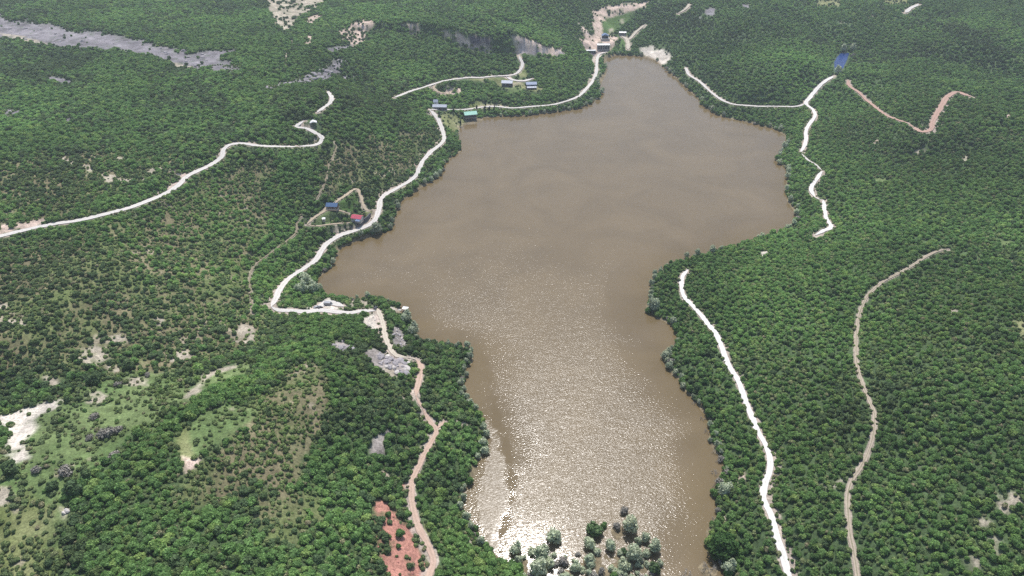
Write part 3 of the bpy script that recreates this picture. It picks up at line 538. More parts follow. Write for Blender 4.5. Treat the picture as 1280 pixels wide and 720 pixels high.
# ------------------------------------------------------------------ the ground, one polar sheet out to the horizon
def build_ground():
    th = np.radians(np.linspace(-64, 64, 1180))
    r = np.concatenate([[2, 30, 55, 75, 92], np.geomspace(105, 1420, 860), np.geomspace(1450, 14000, 50)])
    RR, TT = np.meshgrid(r, th, indexing='ij'); x = (RR*np.sin(TT)).ravel(); y = (RR*np.cos(TT)).ravel()
    rd = road_near(x, y); lw = LASTW.copy(); z = height(x, y, rd)
    C, td, sd = cover(x, y)
    n = fbm(x, y, 5, 3, 3); zb = Hb(x, y)
    # soft rough surface (boulders, tussocks) in open country
    z = z + np.where(rd[0] > 1.0, 1, 0)*fbm(x, y, 3.2, 0, 3)*0.16*(1-0.6*td)*(zb > 0.6)
    # cut banks and spoil beside the roads
    reach = (0.6 + 3.6*sstep(0.1, 1.2, (zb-rd[1])) + 2.4*n)*np.clip((lw-1.8)/2.4, 0.05, 1.25)
    k = ((1-sstep(0.4, 1, rd[0]/np.maximum(reach, 0.4)))*(rd[0] < 12)*0.8)[:, None]
    C = C*(1-k) + np.array((0.47,0.385,0.33))*(1+0.35*n[:, None])*k
    # shore: damp sand, mud under the shallows
    s = SD(x, y)
    k = ((1-sstep(0.5, 4.5, s+n*2.5))*0.85)[:, None]; C = C*(1-k)+np.array((0.24,0.185,0.12))*(1+0.3*n[:, None])*k
    k = ((s < 1) & (y < 190))[:, None]; g = sstep(-0.2, 0.5, fbm(x, y, 6, 4, 2))[:, None]
    C = np.where(k, (np.array((0.20,0.15,0.10))*(1-g)+np.array((0.10,0.12,0.05))*g), C)
    nr, nt_ = RR.shape; V = np.stack([x, y, z], 1)
    i = np.arange(nr-1)[:, None]*nt_+np.arange(nt_-1)[None]; F = np.stack([i, i+1, i+nt_+1, i+nt_], -1).reshape(-1, 4)[:, ::-1]
    me = bpy.data.meshes.new('ground'); me.vertices.add(len(V)); me.vertices.foreach_set('co', V.astype(np.float32).ravel())
    me.loops.add(F.size); me.loops.foreach_set('vertex_index', F.astype(np.int32).ravel()); me.polygons.add(len(F))
    me.polygons.foreach_set('loop_start', np.arange(0, F.size, 4, dtype=np.int32)); me.polygons.foreach_set('loop_total', np.full(len(F), 4, np.int32))
    me.update(); me.polygons.foreach_set('use_smooth', np.ones(len(F), bool))
    a = me.attributes.new('Col', 'FLOAT_COLOR', 'POINT'); a.data.foreach_set('color', np.concatenate([np.clip(C, 0.005, 0.9), np.ones((len(C), 1))], 1).astype(np.float32).ravel())
    me.materials.append(M['ground']); o = link('ground', me); tag(o, kind='structure')
build_ground()

# ------------------------------------------------------------------ roads
for name, c, w, L, z in LINES:
    T = np.gradient(L, axis=0); T /= np.linalg.norm(T, axis=1)[:, None]+1e-9; Nn = np.stack([-T[:, 1], T[:, 0]], 1)
    s = np.concatenate([[0], np.cumsum(np.hypot(*np.diff(L, axis=0).T))]); k0 = random.random()*500
    w = w*0.80
    wl = w/2*(1+0.42*fbm(s+k0, s*0, 6, 0, 4)+0.22*fbm(s+k0, s*0, 30, 2, 1)); wr = w/2*(1+0.42*fbm(s+k0+90, s*0, 6, 1, 4)+0.22*fbm(s+k0, s*0+60, 30, 3, 1))
    end = np.minimum(1, (np.minimum(s, s[-1]-s)+0.9)/7.0); wl = wl*end; wr = wr*end
    V = []; A_ = []
    dist = np.hypot(L[:, 0], L[:, 1]); lift = 0.03+0.0002*dist
    for k in range(len(L)):
        for f in (-1, -0.55, 0, 0.55, 1):
            o = f*(wl[k] if f > 0 else wr[k]); V.append((L[k, 0]+Nn[k, 0]*o, L[k, 1]+Nn[k, 1]*o, z[k]+lift[k]+(0.03 if abs(f) < .9 else -0.03))); A_.append(f)
    F = [(k*5+j, (k+1)*5+j, (k+1)*5+j+1, k*5+j+1) for k in range(len(L)-1) for j in range(4)]
    o = link(name, mesh(name, V, [f[::-1] for f in F], M['road_'+c], {'across': ('FLOAT', A_)}, True)); tag(o, kind='structure')

# ------------------------------------------------------------------ water
def water_mat():
    m, t, b = nt('lake_water')
    g = N(t, 'ShaderNodeNewGeometry'); wv = N(t, 'ShaderNodeAttribute', attribute_name='waves'); sh = N(t, 'ShaderNodeAttribute', attribute_name='shore')
    mp = N(t, 'ShaderNodeMapping'); mp.inputs['Rotation'].default_value = (0, 0, R(-12)); mp.inputs['Scale'].default_value = (0.62, 1.0, 1); t.links.new(g.outputs['Position'], mp.inputs['Vector'])
    n1 = N(t, 'ShaderNodeTexNoise', Scale=1.2, Detail=3.0, Roughness=0.6, Distortion=0.6); n2 = N(t, 'ShaderNodeTexNoise', Scale=0.22, Detail=2.0)
    n3 = N(t, 'ShaderNodeTexNoise', Scale=0.02, Detail=4.0, Distortion=1.2)
    for n in (n1, n2): t.links.new(mp.outputs[0], n.inputs['Vector'])
    t.links.new(g.outputs['Position'], n3.inputs['Vector'])
    ad = N(t, 'ShaderNodeMath', operation='MULTIPLY_ADD'); t.links.new(n2.outputs['Fac'], ad.inputs[0]); ad.inputs[1].default_value = 0.9; t.links.new(n1.outputs['Fac'], ad.inputs[2])
    bp = N(t, 'ShaderNodeBump', Strength=1.0); bp.inputs['Distance'].default_value = 1.0
    hs = N(t, 'ShaderNodeMath', operation='MULTIPLY'); t.links.new(ad.outputs[0], hs.inputs[0])
    ws = N(t, 'ShaderNodeMath', operation='MULTIPLY'); t.links.new(wv.outputs['Fac'], ws.inputs[0]); ws.inputs[1].default_value = WAVE
    t.links.new(ws.outputs[0], hs.inputs[1]); t.links.new(hs.outputs[0], bp.inputs['Height']); t.links.new(bp.outputs[0], b.inputs['Normal'])
    mx = N(t, 'ShaderNodeMix', data_type='RGBA'); t.links.new(sh.outputs['Fac'], mx.inputs['Factor']); mx.inputs[6].default_value = (0.168,0.126,0.070,1); mx.inputs[7].default_value = (0.155,0.114,0.056,1)
    r3 = N(t, 'ShaderNodeMapRange'); r3.inputs['From Min'].default_value = 0.3; r3.inputs['From Max'].default_value = 0.7; r3.inputs['To Min'].default_value = 0.90; r3.inputs['To Max'].default_value = 1.10
    t.links.new(n3.outputs['Fac'], r3.inputs['Value'])
    v = N(t, 'ShaderNodeVectorMath', operation='SCALE'); t.links.new(mx.outputs[2], v.inputs[0]); t.links.new(r3.outputs[0], v.inputs['Scale']); t.links.new(v.outputs[0], b.inputs['Base Color'])
    rg = N(t, 'ShaderNodeAttribute', attribute_name='rough'); t.links.new(rg.outputs['Fac'], b.inputs['Roughness']); b.inputs['IOR'].default_value = 1.333; b.inputs['Specular IOR Level'].default_value = 0.5
    return m
WAVE = 0.25
M['water'] = water_mat()
def line_dist(P, x, y):
    d = np.full(x.shape, 1e9)
    for k in range(len(P)-1):
        ax, ay = P[k]; ex, ey = P[k+1]-P[k]; t = np.clip(((x-ax)*ex+(y-ay)*ey)/(ex*ex+ey*ey), 0, 1); d = np.minimum(d, np.hypot(x-ax-t*ex, y-ay-t*ey))
    return d
def build_lake():
    s = 1.5; x0, y0 = SH.min(0)-9; x1, y1 = SH.max(0)+9
    X = np.arange(x0, x1, s); Y = np.arange(y0, y1, s); XX, YY = np.meshgrid(X, Y, indexing='ij'); x = XX.ravel(); y = YY.ravel(); d = SD(x, y)
    near = 1-sstep(5, 38, -d+fbm(x, y, 30, 1, 3)*14)
    shore = 1-sstep(1, 22, -d+fbm(x, y, 18, 1, 3)*6)
    wv = 0.30+0.70*(1-near)
    wv *= 1-0.52*sstep(300, 560, y)
    wv *= 0.85+0.3*fbm(x, y*0.6, 60, 2, 3)
    S1 = np.array([at_z(a, b, 0) for a, b in [(600,440),(612,480),(620,520),(632,560),(641,600),(637,640),(625,670),(612,705)]])
    q = line_dist(S1, x, y)+fbm(x, y, 10, 3, 3)*1.8+fbm(x, y, 3.2, 1, 2)*3.0; calm = 1-sstep(0.3, 2.6, q); wv *= 1-0.45*calm
    WH = np.array([at_z(a, b, 0) for a, b in [(607,525),(620,545),(630,580),(632,615),(627,645),(617,668),(620,695),(612,690),(603,655),(600,620),(607,590),(612,560)]])
    qd = sdf(WH, x, y, 40)+fbm(x, y, 6, 2, 2)*1.6+fbm(x, y, 3.1, 4, 2)*1.6; wh = 1-sstep(-1.5, 1.5, qd); wv = wv*(1-wh)+0.62*wh; shore = shore*(1-wh)
    rg = (0.205-0.08*near)*(1-0.66*calm); rg = rg*(1-wh)+0.27*wh
    keep = d.reshape(XX.shape) < 9; nx_, ny_ = XX.shape
    idx = -np.ones(XX.size, int); F = []
    kk = keep[:-1, :-1] & keep[1:, :-1] & keep[:-1, 1:] & keep[1:, 1:]
    I, J = np.nonzero(kk); a = I*ny_+J; F = np.stack([a, a+ny_, a+ny_+1, a+1], 1); us = np.unique(F); idx[us] = np.arange(len(us)); F = idx[F]
    V = np.stack([x[us], y[us], np.zeros(len(us))], 1)
    o = link('lake', mesh('lake', V, F.tolist(), M['water'], {'waves': ('FLOAT', wv[us]), 'shore': ('FLOAT', shore[us]), 'rough': ('FLOAT', rg[us])}, True)); tag(o, kind='structure')
build_lake()
pm = plain('pond_water', (0.008,0.035,0.15), 0.25, 0.2, 0.05, spec=0.15)
c_ = POND.mean(0); PV = [((p-c_)*1.12+c_) for p in POND]
tag(link('pond', mesh('pond', [(p[0], p[1], PONDZ-0.1) for p in PV], [tuple(range(len(PV)))], pm)), kind='structure')

# ------------------------------------------------------------------ vegetation meshes (unit: crown radius about 1)
def crown_data(seed, nleaf=620, leaf=0.15, lumps=10, squash=0.95, core=0.80, upright=0.0, col=(0.65, 1.35), spiky=0.0, conical=False):
    r = np.random.default_rng(seed); V = []; F = []; T = []
    # sub crowns
    cen = []; rad = []
    for k in range(lumps):
        a = 2*math.pi*(k+r.random()*0.7)/lumps*1.618*2; h = r.random(); q = (0.62 if not conical else 0.5*(1-h))*math.sqrt(1-0.75*h*h)*(0.55+0.45*r.random())
        cen.append((q*math.cos(a), q*math.sin(a), 0.35+h*0.85*squash*(1+upright))); rad.append((0.34+0.22*r.random())*(1-0.3*h) if not conical else 0.38*(1.15-h))
    cen.append((0, 0, 0.55*(1+upright*0.5))); rad.append(0.62 if not conical else 0.4)
    cen = np.array(cen); rad = np.array(rad)
    # dark inner cores
    ico_v = []; ph = (1+5**.5)/2
    for a in (-1, 1):
        for b in (-ph, ph): ico_v += [(0, a, b), (a, b, 0), (b, 0, a)]
    ico_v = np.array(ico_v)/math.hypot(1, ph)
    from itertools import combinations
    tri = [t for t in combinations(range(12), 3) if all(abs(np.linalg.norm(ico_v[i]-ico_v[j])-1.0515) < 0.02 for i, j in combinations(t, 2))]
    for c, q in zip(cen, rad):
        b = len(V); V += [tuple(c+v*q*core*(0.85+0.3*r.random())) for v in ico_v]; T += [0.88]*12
        F += [tuple(b+i for i in t) for t in tri]
    p = rad**2; p /= p.sum()
    for k in range(nleaf):
        i = r.choice(len(rad), p=p); n = r.normal(size=3); n[2] = abs(n[2])*1.0-0.30*r.random(); n /= np.linalg.norm(n)
        rr = rad[i]*(0.86+0.24*r.random()+spiky*r.random()); c = cen[i]+n*rr
        if c[2] < 0.05: c[2] = 0.05+0.1*r.random()
        m = n+r.normal(size=3)*0.45; m /= np.linalg.norm(m); a = np.cross(m, r.normal(size=3)); a /= np.linalg.norm(a)+1e-9; bb = np.cross(m, a)
        s = leaf*(0.6+0.8*r.random()); s2 = s*(0.6+0.5*r.random()); b = len(V)
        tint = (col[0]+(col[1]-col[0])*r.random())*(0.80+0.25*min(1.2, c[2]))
        V += [tuple(c-a*s), tuple(c-bb*s2*0.9), tuple(c+a*s*0.9), tuple(c+bb*s2)]; T += [tint]*4; F.append((b, b+1, b+2, b+3))
    return V, F, T
def crown_mesh(name, mat, seed, **kw):
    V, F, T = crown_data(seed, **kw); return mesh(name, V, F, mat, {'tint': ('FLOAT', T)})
def trunk_mesh(name, mat, seed, h=0.9, r0=0.09):
    r = random.Random(seed); b = MB(); top = (r.uniform(-.08, .08), r.uniform(-.08, .08), h*0.6); b.tube((0, 0, -0.25), top, r0, r0*0.7, 7)
    for k in range(5):
        a = k*1.256+r.random(); b.tube(top, (top[0]+0.42*math.cos(a), top[1]+0.42*math.sin(a), h+r.uniform(0, .25)), r0*0.5, r0*0.15, 5)
    return mesh(name, b.v, b.f, mat)
def bare_mesh(name, seed):
    r = random.Random(seed); b = MB()
    def grow(p, d, l, q, n):
        e = p+d*l; b.tube(p, e, q, q*0.65, 5)
        if n == 0: return
        for _ in range(3):
            dd = (d+Vector((r.uniform(-1, 1), r.uniform(-1, 1), r.uniform(-.3, .8)))*0.8).normalized(); grow(e, dd, l*0.72, q*0.6, n-1)
    for k in range(4): grow(Vector((0, 0, -.1)), Vector((math.cos(k*1.6)*.7, math.sin(k*1.6)*.7, .8)).normalized(), 0.5, 0.05, 4)
    return mesh(name, b.v, b.f, M['barkpale'])
NV = 6
ME = dict(
 leaf=[crown_mesh('broadleaf_crown', M['leaf'], 10+k, lumps=9+k % 4, squash=0.8+0.08*(k % 4)) for k in range(NV)],
 leafy=[crown_mesh('dark_crown', M['leafy'], 30+k, lumps=8+k % 3, squash=0.9) for k in range(3)],
 shrub=[crown_mesh('shrub_crown', M['shrub'], 50+k, nleaf=260, leaf=0.22, lumps=5+k % 3, squash=0.6, spiky=0.15) for k in range(5)],
 willow=[crown_mesh('willow_crown', M['willow'], 70+k, nleaf=800, leaf=0.11, lumps=8, squash=1.1, upright=0.25, spiky=0.25, core=0.7) for k in range(5)],
 grey=[crown_mesh('grey_shrub', M['grey'], 90+k, nleaf=420, leaf=0.12, lumps=6, squash=0.7, spiky=0.3, core=0.6) for k in range(3)],
 fir=[crown_mesh('conifer_crown', M['fir'], 110+k, nleaf=600, leaf=0.13, lumps=14, squash=1.9, upright=0.8, conical=True, core=0.8) for k in range(2)],
 deep=[crown_mesh('deep_crown', M['deep'], 140, nleaf=3600, leaf=0.07, lumps=22, squash=0.9, core=0.85)],
 trunk=[trunk_mesh('tree_trunk', M['bark'], k) for k in range(3)], wtrunk=[trunk_mesh('willow_trunk', M['barkpale'], 9+k, 1.0, 0.07) for k in range(2)],
 bare=[bare_mesh('bare_branches', k) for k in range(3)],
)

# ------------------------------------------------------------------ scatter
def canopy_ok(x, y, rad, ht, margin=0.0):
    """no crown over a road, a roof or open water, nor standing in the line of sight over a road cut"""
    r = np.hypot(x, y); ux, uy = x/r, y/r
    reach = ht*r/(CAMZ-np.clip(Hb(x, y), 0, 200))
    ok = np.ones(x.shape, bool)
    for f, m in ((0, 0.6), (0.3, 0.5), (0.6, 0.3)):
        X = x+ux*reach*f; Y = y+uy*reach*f
        d, _ = road_near(X, Y, 9.0); ok &= d > rad*m+margin
        ok &= SD(X, Y) > (rad*0.3 if f == 0 else -0.4*rad)
        ok &= sdf(POND, X, Y, 20.) > rad*0.6
        for (px, py, z, q) in PADS.values(): ok &= np.hypot(X-px, Y-py) > q+rad*0.6
    m = np.nonzero(ok & (ht > 1.6))[0]     # clearings stay open to the sky behind a low tree line
    _, td, _ = cover(x[m]+ux[m]*reach[m]*0.6, y[m]+uy[m]*reach[m]*0.6); ok[m] &= ~((td < 0.09) & (rng.random(len(m)) < 0.8))
    return ok
def grid_pts(s, rmax, ang=41, jit=0.55):
    X = np.arange(-rmax, rmax, s); Y = np.arange(60, rmax, s); a, b = np.meshgrid(X, Y); b = b.copy(); a = a+(np.arange(len(Y)) % 2)[:, None]*s*0.5
    x = a.ravel()+rng.uniform(-jit, jit, a.size)*s; y = b.ravel()+rng.uniform(-jit, jit, a.size)*s
    z = np.maximum(Hb(x, y), 0); d = y*CP+(CAMZ-z)*SP; m = (np.abs(x/d) < 0.735) & ((y*SP-(CAMZ-z)*CP)/d > -0.46) & (np.hypot(x, y) < rmax); return x[m], y[m]
def tree_pass(s, r0, r1, lo, hi):
    x, y = grid_pts(s, r1); m = (np.hypot(x, y) >= r0) & (SD(x, y) > 0); x, y = x[m], y[m]
    C, td, sd = cover(x, y); big = fbm(x, y, 35, 4, 3)
    gap = sstep(-0.75, -0.4, big)*0.55+0.45
    m = rng.random(len(x)) < np.where(td > 0.8, 0.97*np.maximum(gap, 0.8), td); x, y, td, big = x[m], y[m], td[m], big[m]
    rad = (lo+(hi-lo)*rng.beta(2, 2.4, len(x)))*(1+0.18*big)*(0.60+0.40*td); ht = rad*rng.uniform(1.0, 1.6, len(x))+rng.uniform(0, .5, len(x))
    m = canopy_ok(x, y, rad, ht); return x[m], y[m], rad[m], ht[m], td[m]
T1 = tree_pass(2.75, 60, 560, 0.95, 3.1); T2 = tree_pass(3.3, 560, 1480, 1.4, 3.4)
TX, TY, TR, TH, TD = [np.concatenate([a, b]) for a, b in zip(T1, T2)]
TZ = height(TX, TY)
right_ = TX > 60
TR = np.where(right_, TR*0.82, TR*1.04); TH = np.where(right_, TH*0.8, TH*0.9)
dk = 0.8*fbm(TX, TY, 30, 1, 3)+0.25*rng.normal(size=len(TX))-0.55*(RD(TX, TY)-0.45)*sstep(50, 200, SD(TX, TY)); dk = dk+0.55*fbm(TX, TY, 140, 5, 2)+np.where((TD > 0.12) & (TD < 0.75), 0.5, 0); TK = np.where(dk > 0.42, 1, 0)   # darker species, put in gullies and drifts to paint slope shading into the canopy
def shrub_pass():
    x, y = grid_pts(1.95, 800); m = SD(x, y) > 1.0; x, y = x[m], y[m]; C, td, sd = cover(x, y); cl = sstep(-0.5, 0.3, fbm(x, y, 12, 5, 3))
    m = rng.random(len(x)) < np.clip(sd*(0.35+0.75*cl), 0, 1); x, y = x[m], y[m]
    rad = 0.5+1.5*rng.beta(1.5, 2.8, len(x)); ht = rad*rng.uniform(0.9, 1.5, len(x)); m = canopy_ok(x, y, rad*0.45, ht*0.5, -0.45); return x[m], y[m], rad[m], ht[m]
SX, SY, SR, SHT = shrub_pass(); SZ = height(SX, SY)
def in_frame(x, y, z):
    d = y*CP+(CAMZ-z)*SP; u = x/d*FPX; v = (y*SP-(CAMZ-z)*CP)/d*FPX; return (np.abs(u) < 636) & (np.abs(v) < 356), d
def pix(x, y, z):
    d = y*CP+(CAMZ-z)*SP; return 640+x/d*FPX, 360-(y*SP-(CAMZ-z)*CP)/d*FPX
def region(px, py):
    return px, py
def put(name, meshes, k, x, y, z, rad, ht, label, cat, group, trunk=None, part='crown', rz=None):
    s = (rad, rad*random.uniform(.9, 1.1), ht/1.45)
    if trunk is None:
        o = link(name, meshes[k % len(meshes)]); o.location = (x, y, z-0.05); o.scale = s; o.rotation_euler = (0, 0, random.uniform(0, 6.28))
    else:
        o = empty(name, (x, y, z), random.uniform(0, 6.28)); o.scale = s
        link(part, meshes[k % len(meshes)], o); link('trunk', trunk[k % len(trunk)], o)
    tag(o, label, cat, group); return o
def stuff(name, protos, x, y, z, rad, ht, kk, label):
    n = len(x); me = bpy.data.meshes.new(name); me.vertices.add(n); me.vertices.foreach_set('co', np.stack([x, y, z-0.05], 1).astype(np.float32).ravel())
    sc = np.stack([rad*rng.uniform(.9, 1.1, n), rad*rng.uniform(.9, 1.1, n), ht/1.45], 1)
    a = me.attributes.new('size', 'FLOAT_VECTOR', 'POINT'); a.data.foreach_set('vector', sc.astype(np.float32).ravel())
    ro = np.stack([rng.uniform(-.12, .12, n), rng.uniform(-.12, .12, n), rng.uniform(0, 6.28, n)], 1)
    a = me.attributes.new('turn', 'FLOAT_VECTOR', 'POINT'); a.data.foreach_set('vector', ro.astype(np.float32).ravel())
    a = me.attributes.new('which', 'INT', 'POINT'); a.data.foreach_set('value', np.asarray(kk, np.int32))
    o = link(name, me); tag(o, label, None, None, 'stuff')
    g = bpy.data.node_groups.new(name+'_scatter', 'GeometryNodeTree'); g.interface.new_socket('Geometry', in_out='INPUT', socket_type='NodeSocketGeometry'); g.interface.new_socket('Geometry', in_out='OUTPUT', socket_type='NodeSocketGeometry')
    gi = g.nodes.new('NodeGroupInput'); go = g.nodes.new('NodeGroupOutput'); ip = g.nodes.new('GeometryNodeInstanceOnPoints'); jn = g.nodes.new('GeometryNodeJoinGeometry')
    for p in reversed(protos):
        oi = g.nodes.new('GeometryNodeObjectInfo'); oi.inputs['Object'].default_value = p; oi.inputs['As Instance'].default_value = True; g.links.new(oi.outputs['Geometry'], jn.inputs[0])
    def na(nm, ty):
        q = g.nodes.new('GeometryNodeInputNamedAttribute'); q.data_type = ty; q.inputs['Name'].default_value = nm; return q.outputs[0]
    er = g.nodes.new('FunctionNodeEulerToRotation'); g.links.new(na('turn', 'FLOAT_VECTOR'), er.inputs[0])
    g.links.new(gi.outputs[0], ip.inputs['Points']); g.links.new(jn.outputs[0], ip.inputs['Instance']); ip.inputs['Pick Instance'].default_value = True
    g.links.new(na('which', 'INT'), ip.inputs['Instance Index']); g.links.new(er.outputs[0], ip.inputs['Rotation']); g.links.new(na('size', 'FLOAT_VECTOR'), ip.inputs['Scale'])
    g.links.new(ip.outputs[0], go.inputs[0]); md = o.modifiers.new('scatter', 'NODES'); md.node_group = g; return o

# broadleaf trees: the 300 that show largest stand alone, the rest is one wood
inf, d = in_frame(TX, TY, TZ+TH*0.5)
def split(kind_mask, n):
    size = np.where(inf_k & kind_mask, rad_k/d_k, 0); o = np.argsort(-size); s = np.zeros(len(size), bool); s[o[:n]] = True; return s & (size > 0)
inf_k, rad_k, d_k = inf, TR, d
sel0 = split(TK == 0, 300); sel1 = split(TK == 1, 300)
def where_words(px, py):
    if px < 130 and py > 500: return 'in the grassy clearings at the bottom left'
    if px < 340 and py > 560: return 'in the wood filling the bottom left corner'
    if px < 340: return 'among the open scrub on the left slope'
    if px < 475: return 'in the wood left of the red earth bank'
    if px < 660: return 'between the red dirt track and the lake'
    if px < 960: return 'on the strip between lake and white forest road'
    if px < 1075: return 'between the white road and the rutted track'
    return 'on the slope right of the rutted track'
PX, PY = pix(TX, TY, TZ)
crown_protos = []
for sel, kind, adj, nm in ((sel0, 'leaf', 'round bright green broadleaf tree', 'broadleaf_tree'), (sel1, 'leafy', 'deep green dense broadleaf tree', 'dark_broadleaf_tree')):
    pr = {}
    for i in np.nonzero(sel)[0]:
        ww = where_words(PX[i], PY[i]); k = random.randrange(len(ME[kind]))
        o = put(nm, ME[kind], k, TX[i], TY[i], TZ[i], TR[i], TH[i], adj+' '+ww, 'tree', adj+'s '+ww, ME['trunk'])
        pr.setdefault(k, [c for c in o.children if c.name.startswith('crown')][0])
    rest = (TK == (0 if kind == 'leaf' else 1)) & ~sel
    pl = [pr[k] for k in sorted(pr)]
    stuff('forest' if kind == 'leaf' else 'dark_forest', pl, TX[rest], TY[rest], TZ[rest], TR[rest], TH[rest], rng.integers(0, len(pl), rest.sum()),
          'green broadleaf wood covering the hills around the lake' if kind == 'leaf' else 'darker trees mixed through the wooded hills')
inf, d = in_frame(SX, SY, SZ); inf_k, rad_k, d_k = inf, SR, d; ss = split(np.ones(len(SX), bool), 300)
PX, PY = pix(SX, SY, SZ); pr = {}
for i in np.nonzero(ss)[0]:
    k = random.randrange(5); ww = where_words(PX[i], PY[i]); o = put('shrub', ME['shrub'], k, SX[i], SY[i], SZ[i], SR[i], SHT[i], 'low grey-green bush '+ww, 'shrub', 'low bushes '+ww); pr.setdefault(k, o)
pl = [pr[k] for k in sorted(pr)]
stuff('undergrowth', pl, SX[~ss], SY[~ss], SZ[~ss], SR[~ss], SHT[~ss], rng.integers(0, len(pl), (~ss).sum()), 'low scrub and undergrowth scattered over the slopes')

# willows fringing the shore
PERIM = smooth_line(np.vstack([SH, SH[:1]]), 1.0); seg = np.hypot(*np.diff(PERIM, axis=0).T); cum = np.concatenate([[0], np.cumsum(seg)])
pos = 0; nW = 0
while pos < cum[-1] and nW < 285:
    k = int(np.searchsorted(cum, pos)); k = min(k, len(PERIM)-2); p = PERIM[k]; q = PERIM[k+1]; t = (q-p)/(np.hypot(*(q-p))+1e-9); n = np.array((-t[1], t[0]))
    if SD(p[0]+n[0]*4, p[1]+n[1]*4) < SD(p[0]-n[0]*4, p[1]-n[1]*4): n = -n
    rad = random.uniform(1.3, 2.6)*(1.0 if p[1] < 450 else 1.25); a = p+n*random.uniform(-0.4, 2.2)*1.2
    sx, sy = pix(a[0], a[1], 0); pos += rad*random.uniform(1.6, 3.2)*(1.0 if p[1] < 350 else 1.25)
    if sy > 715 or a[1] < 150 or fbm(np.array([a[0]]), np.array([a[1]]), 30, 2, 2)[0] < -0.35: continue
    if 742 < sx < 760 and sy < 82: continue
    if 796 < sx < 836 and sy < 84 and random.random() < .8: continue
    if 566 < sx < 612 and 138 < sy < 172: continue
    if 485 < sx < 516 and 378 < sy < 396: continue
    if road_near(a[:1], a[1:], 9)[0][0] < rad*0.7: continue
    toward = -a/np.hypot(*a)
    if SD(a[0]-toward[0]*5, a[1]-toward[1]*5) < -2 and SD(*a) > 0: rad *= 0.8; a = a+toward*1.5
    side = 'left' if sx < (640 if sy > 150 else 700) else 'right'
    part_ = 'far' if sy < 180 else 'middle' if sy < 330 else 'near'
    k = random.random(); green = k < 0.25
    nm = 'willow'; zz = max(float(height(a[:1], a[1:])[0]), -0.2)
    if green: put('lakeside_tree', ME['leaf'], random.randrange(6), a[0], a[1], zz, rad*1.1, rad*1.9, 'green broadleaf tree leaning over the %s part of the %s shore' % (part_, side), 'tree', 'green trees on the %s %s shore' % (part_, side), ME['trunk'])
    elif k < 0.36: put('waterside_bush', ME['grey'], random.randrange(3), a[0], a[1], zz, rad*0.9, rad*1.2, 'grey half bare bush at the waterline of the %s part of the %s shore' % (part_, side), 'bush', 'grey bushes on the %s %s shore' % (part_, side))
    else: put(nm, ME['willow'], random.randrange(5), a[0], a[1], zz, rad, rad*1.7, 'silvery willow at the waterline of the %s part of the %s shore' % (part_, side), 'willow', 'willows on the %s %s shore' % (part_, side), ME['wtrunk'])
    nW += 1

# flooded willows at the near end (px, py of the foot, crown diameter in px, kind, label)
FL = [
 (645,690,15,'willow','silver willow in the water nearest the bottom left shore'), (676,697,19,'willow','pale round willow left of the flooded thicket'),
 (691,676,17,'willow','grey-green willow at the upper left of the flooded thicket'), (672,716,22,'willow','broad silver willow at the bottom left of the flooded thicket'),
 (687,708,12,'willow','small willow between two broad silver willows in the flood'), (704,704,12,'grey','thin grey bush with a dark reflection in white water'),
 (720,712,13,'willow','tall slim willow standing alone in the white glitter'), (736,703,12,'willow','small round willow right of the tall slim one'),
 (741,668,19,'leafy','dark green tree topping the left clump in the flood'), (737,684,15,'willow','grey willow under the dark green tree in the flood'),
 (755,658,8,'leaf','small yellow-green bush between two flooded clumps'), (763,686,13,'willow','grey willow beside the brown mud strip in the flood'),
 (780,640,10,'grey','thin grey bush farthest out in the open water'), (787,664,20,'willow','large silver willow at the head of the flooded thicket'),
 (779,692,9,'leafy','small dark green bush among flooded silver willows'), (793,699,20,'willow','broad willow in the middle of the right flooded clump'),
 (778,710,14,'willow','willow at the lower left of the right flooded clump'), (767,722,10,'leaf','bright green bush at the bottom edge of the flood'),
 (806,676,12,'willow','airy willow between the large silver willow and the rightmost one'), (818,689,17,'willow','silver willow at the right end of the flooded thicket'),
 (818,713,14,'leafy','dark green upright tree at the bottom right of the flooded thicket'), (771,660,9,'grey','brownish bush left of the large silver willow'),
 (752,716,9,'grey','low grey bush on the mud near the bottom edge'), (797,678,9,'willow','small willow touching the large silver willow'),
 (1047,91,9,'willow','silver willow at the near end of the blue pond'), (1054,64,8,'willow','silver willow at the far end of the blue pond'), (1066,62,8,'willow','pale willow right of the far end of the blue pond'), (1066,72,6,'grey','grey bush on the right bank of the blue pond'),
 (911,712,15,'willow','pale willow under the big dark tree on the right shore'), (903,690,38,'deep','big dark round tree at the near right shore'),
 (903,618,15,'willow','silver willow leaning out above the big dark tree'), (898,606,12,'grey','grey bush at the waterline of the near right shore bend'),
 (897,640,8,'grey','small grey bush alone on the right waterline'), (910,612,11,'willow','pale willow behind the leaning silver willow'),
 (648,714,14,'leaf','bright green tree on the bottom left point of the shore'), (838,455,9,'grey','grey tree at the tip of the small right bay'), (833,447,12,'willow','willow at the tip of the small right bay'),
 (816,388,15,'willow','silver willow on the near right headland'), (472,292,13,'willow','lone silver willow below the road bend by the red roof'),
 (517,418,15,'willow','largest grey willow below the stone scree by the raft'), (508,402,14,'willow','grey willow between raft and stone scree'), (384,358,16,'willow','large willow in the grove inside the left road bend'), (393,365,14,'willow','second large willow in the grove inside the left road bend'),(378,366,14,'willow','third large willow in the grove inside the left road bend'),
]
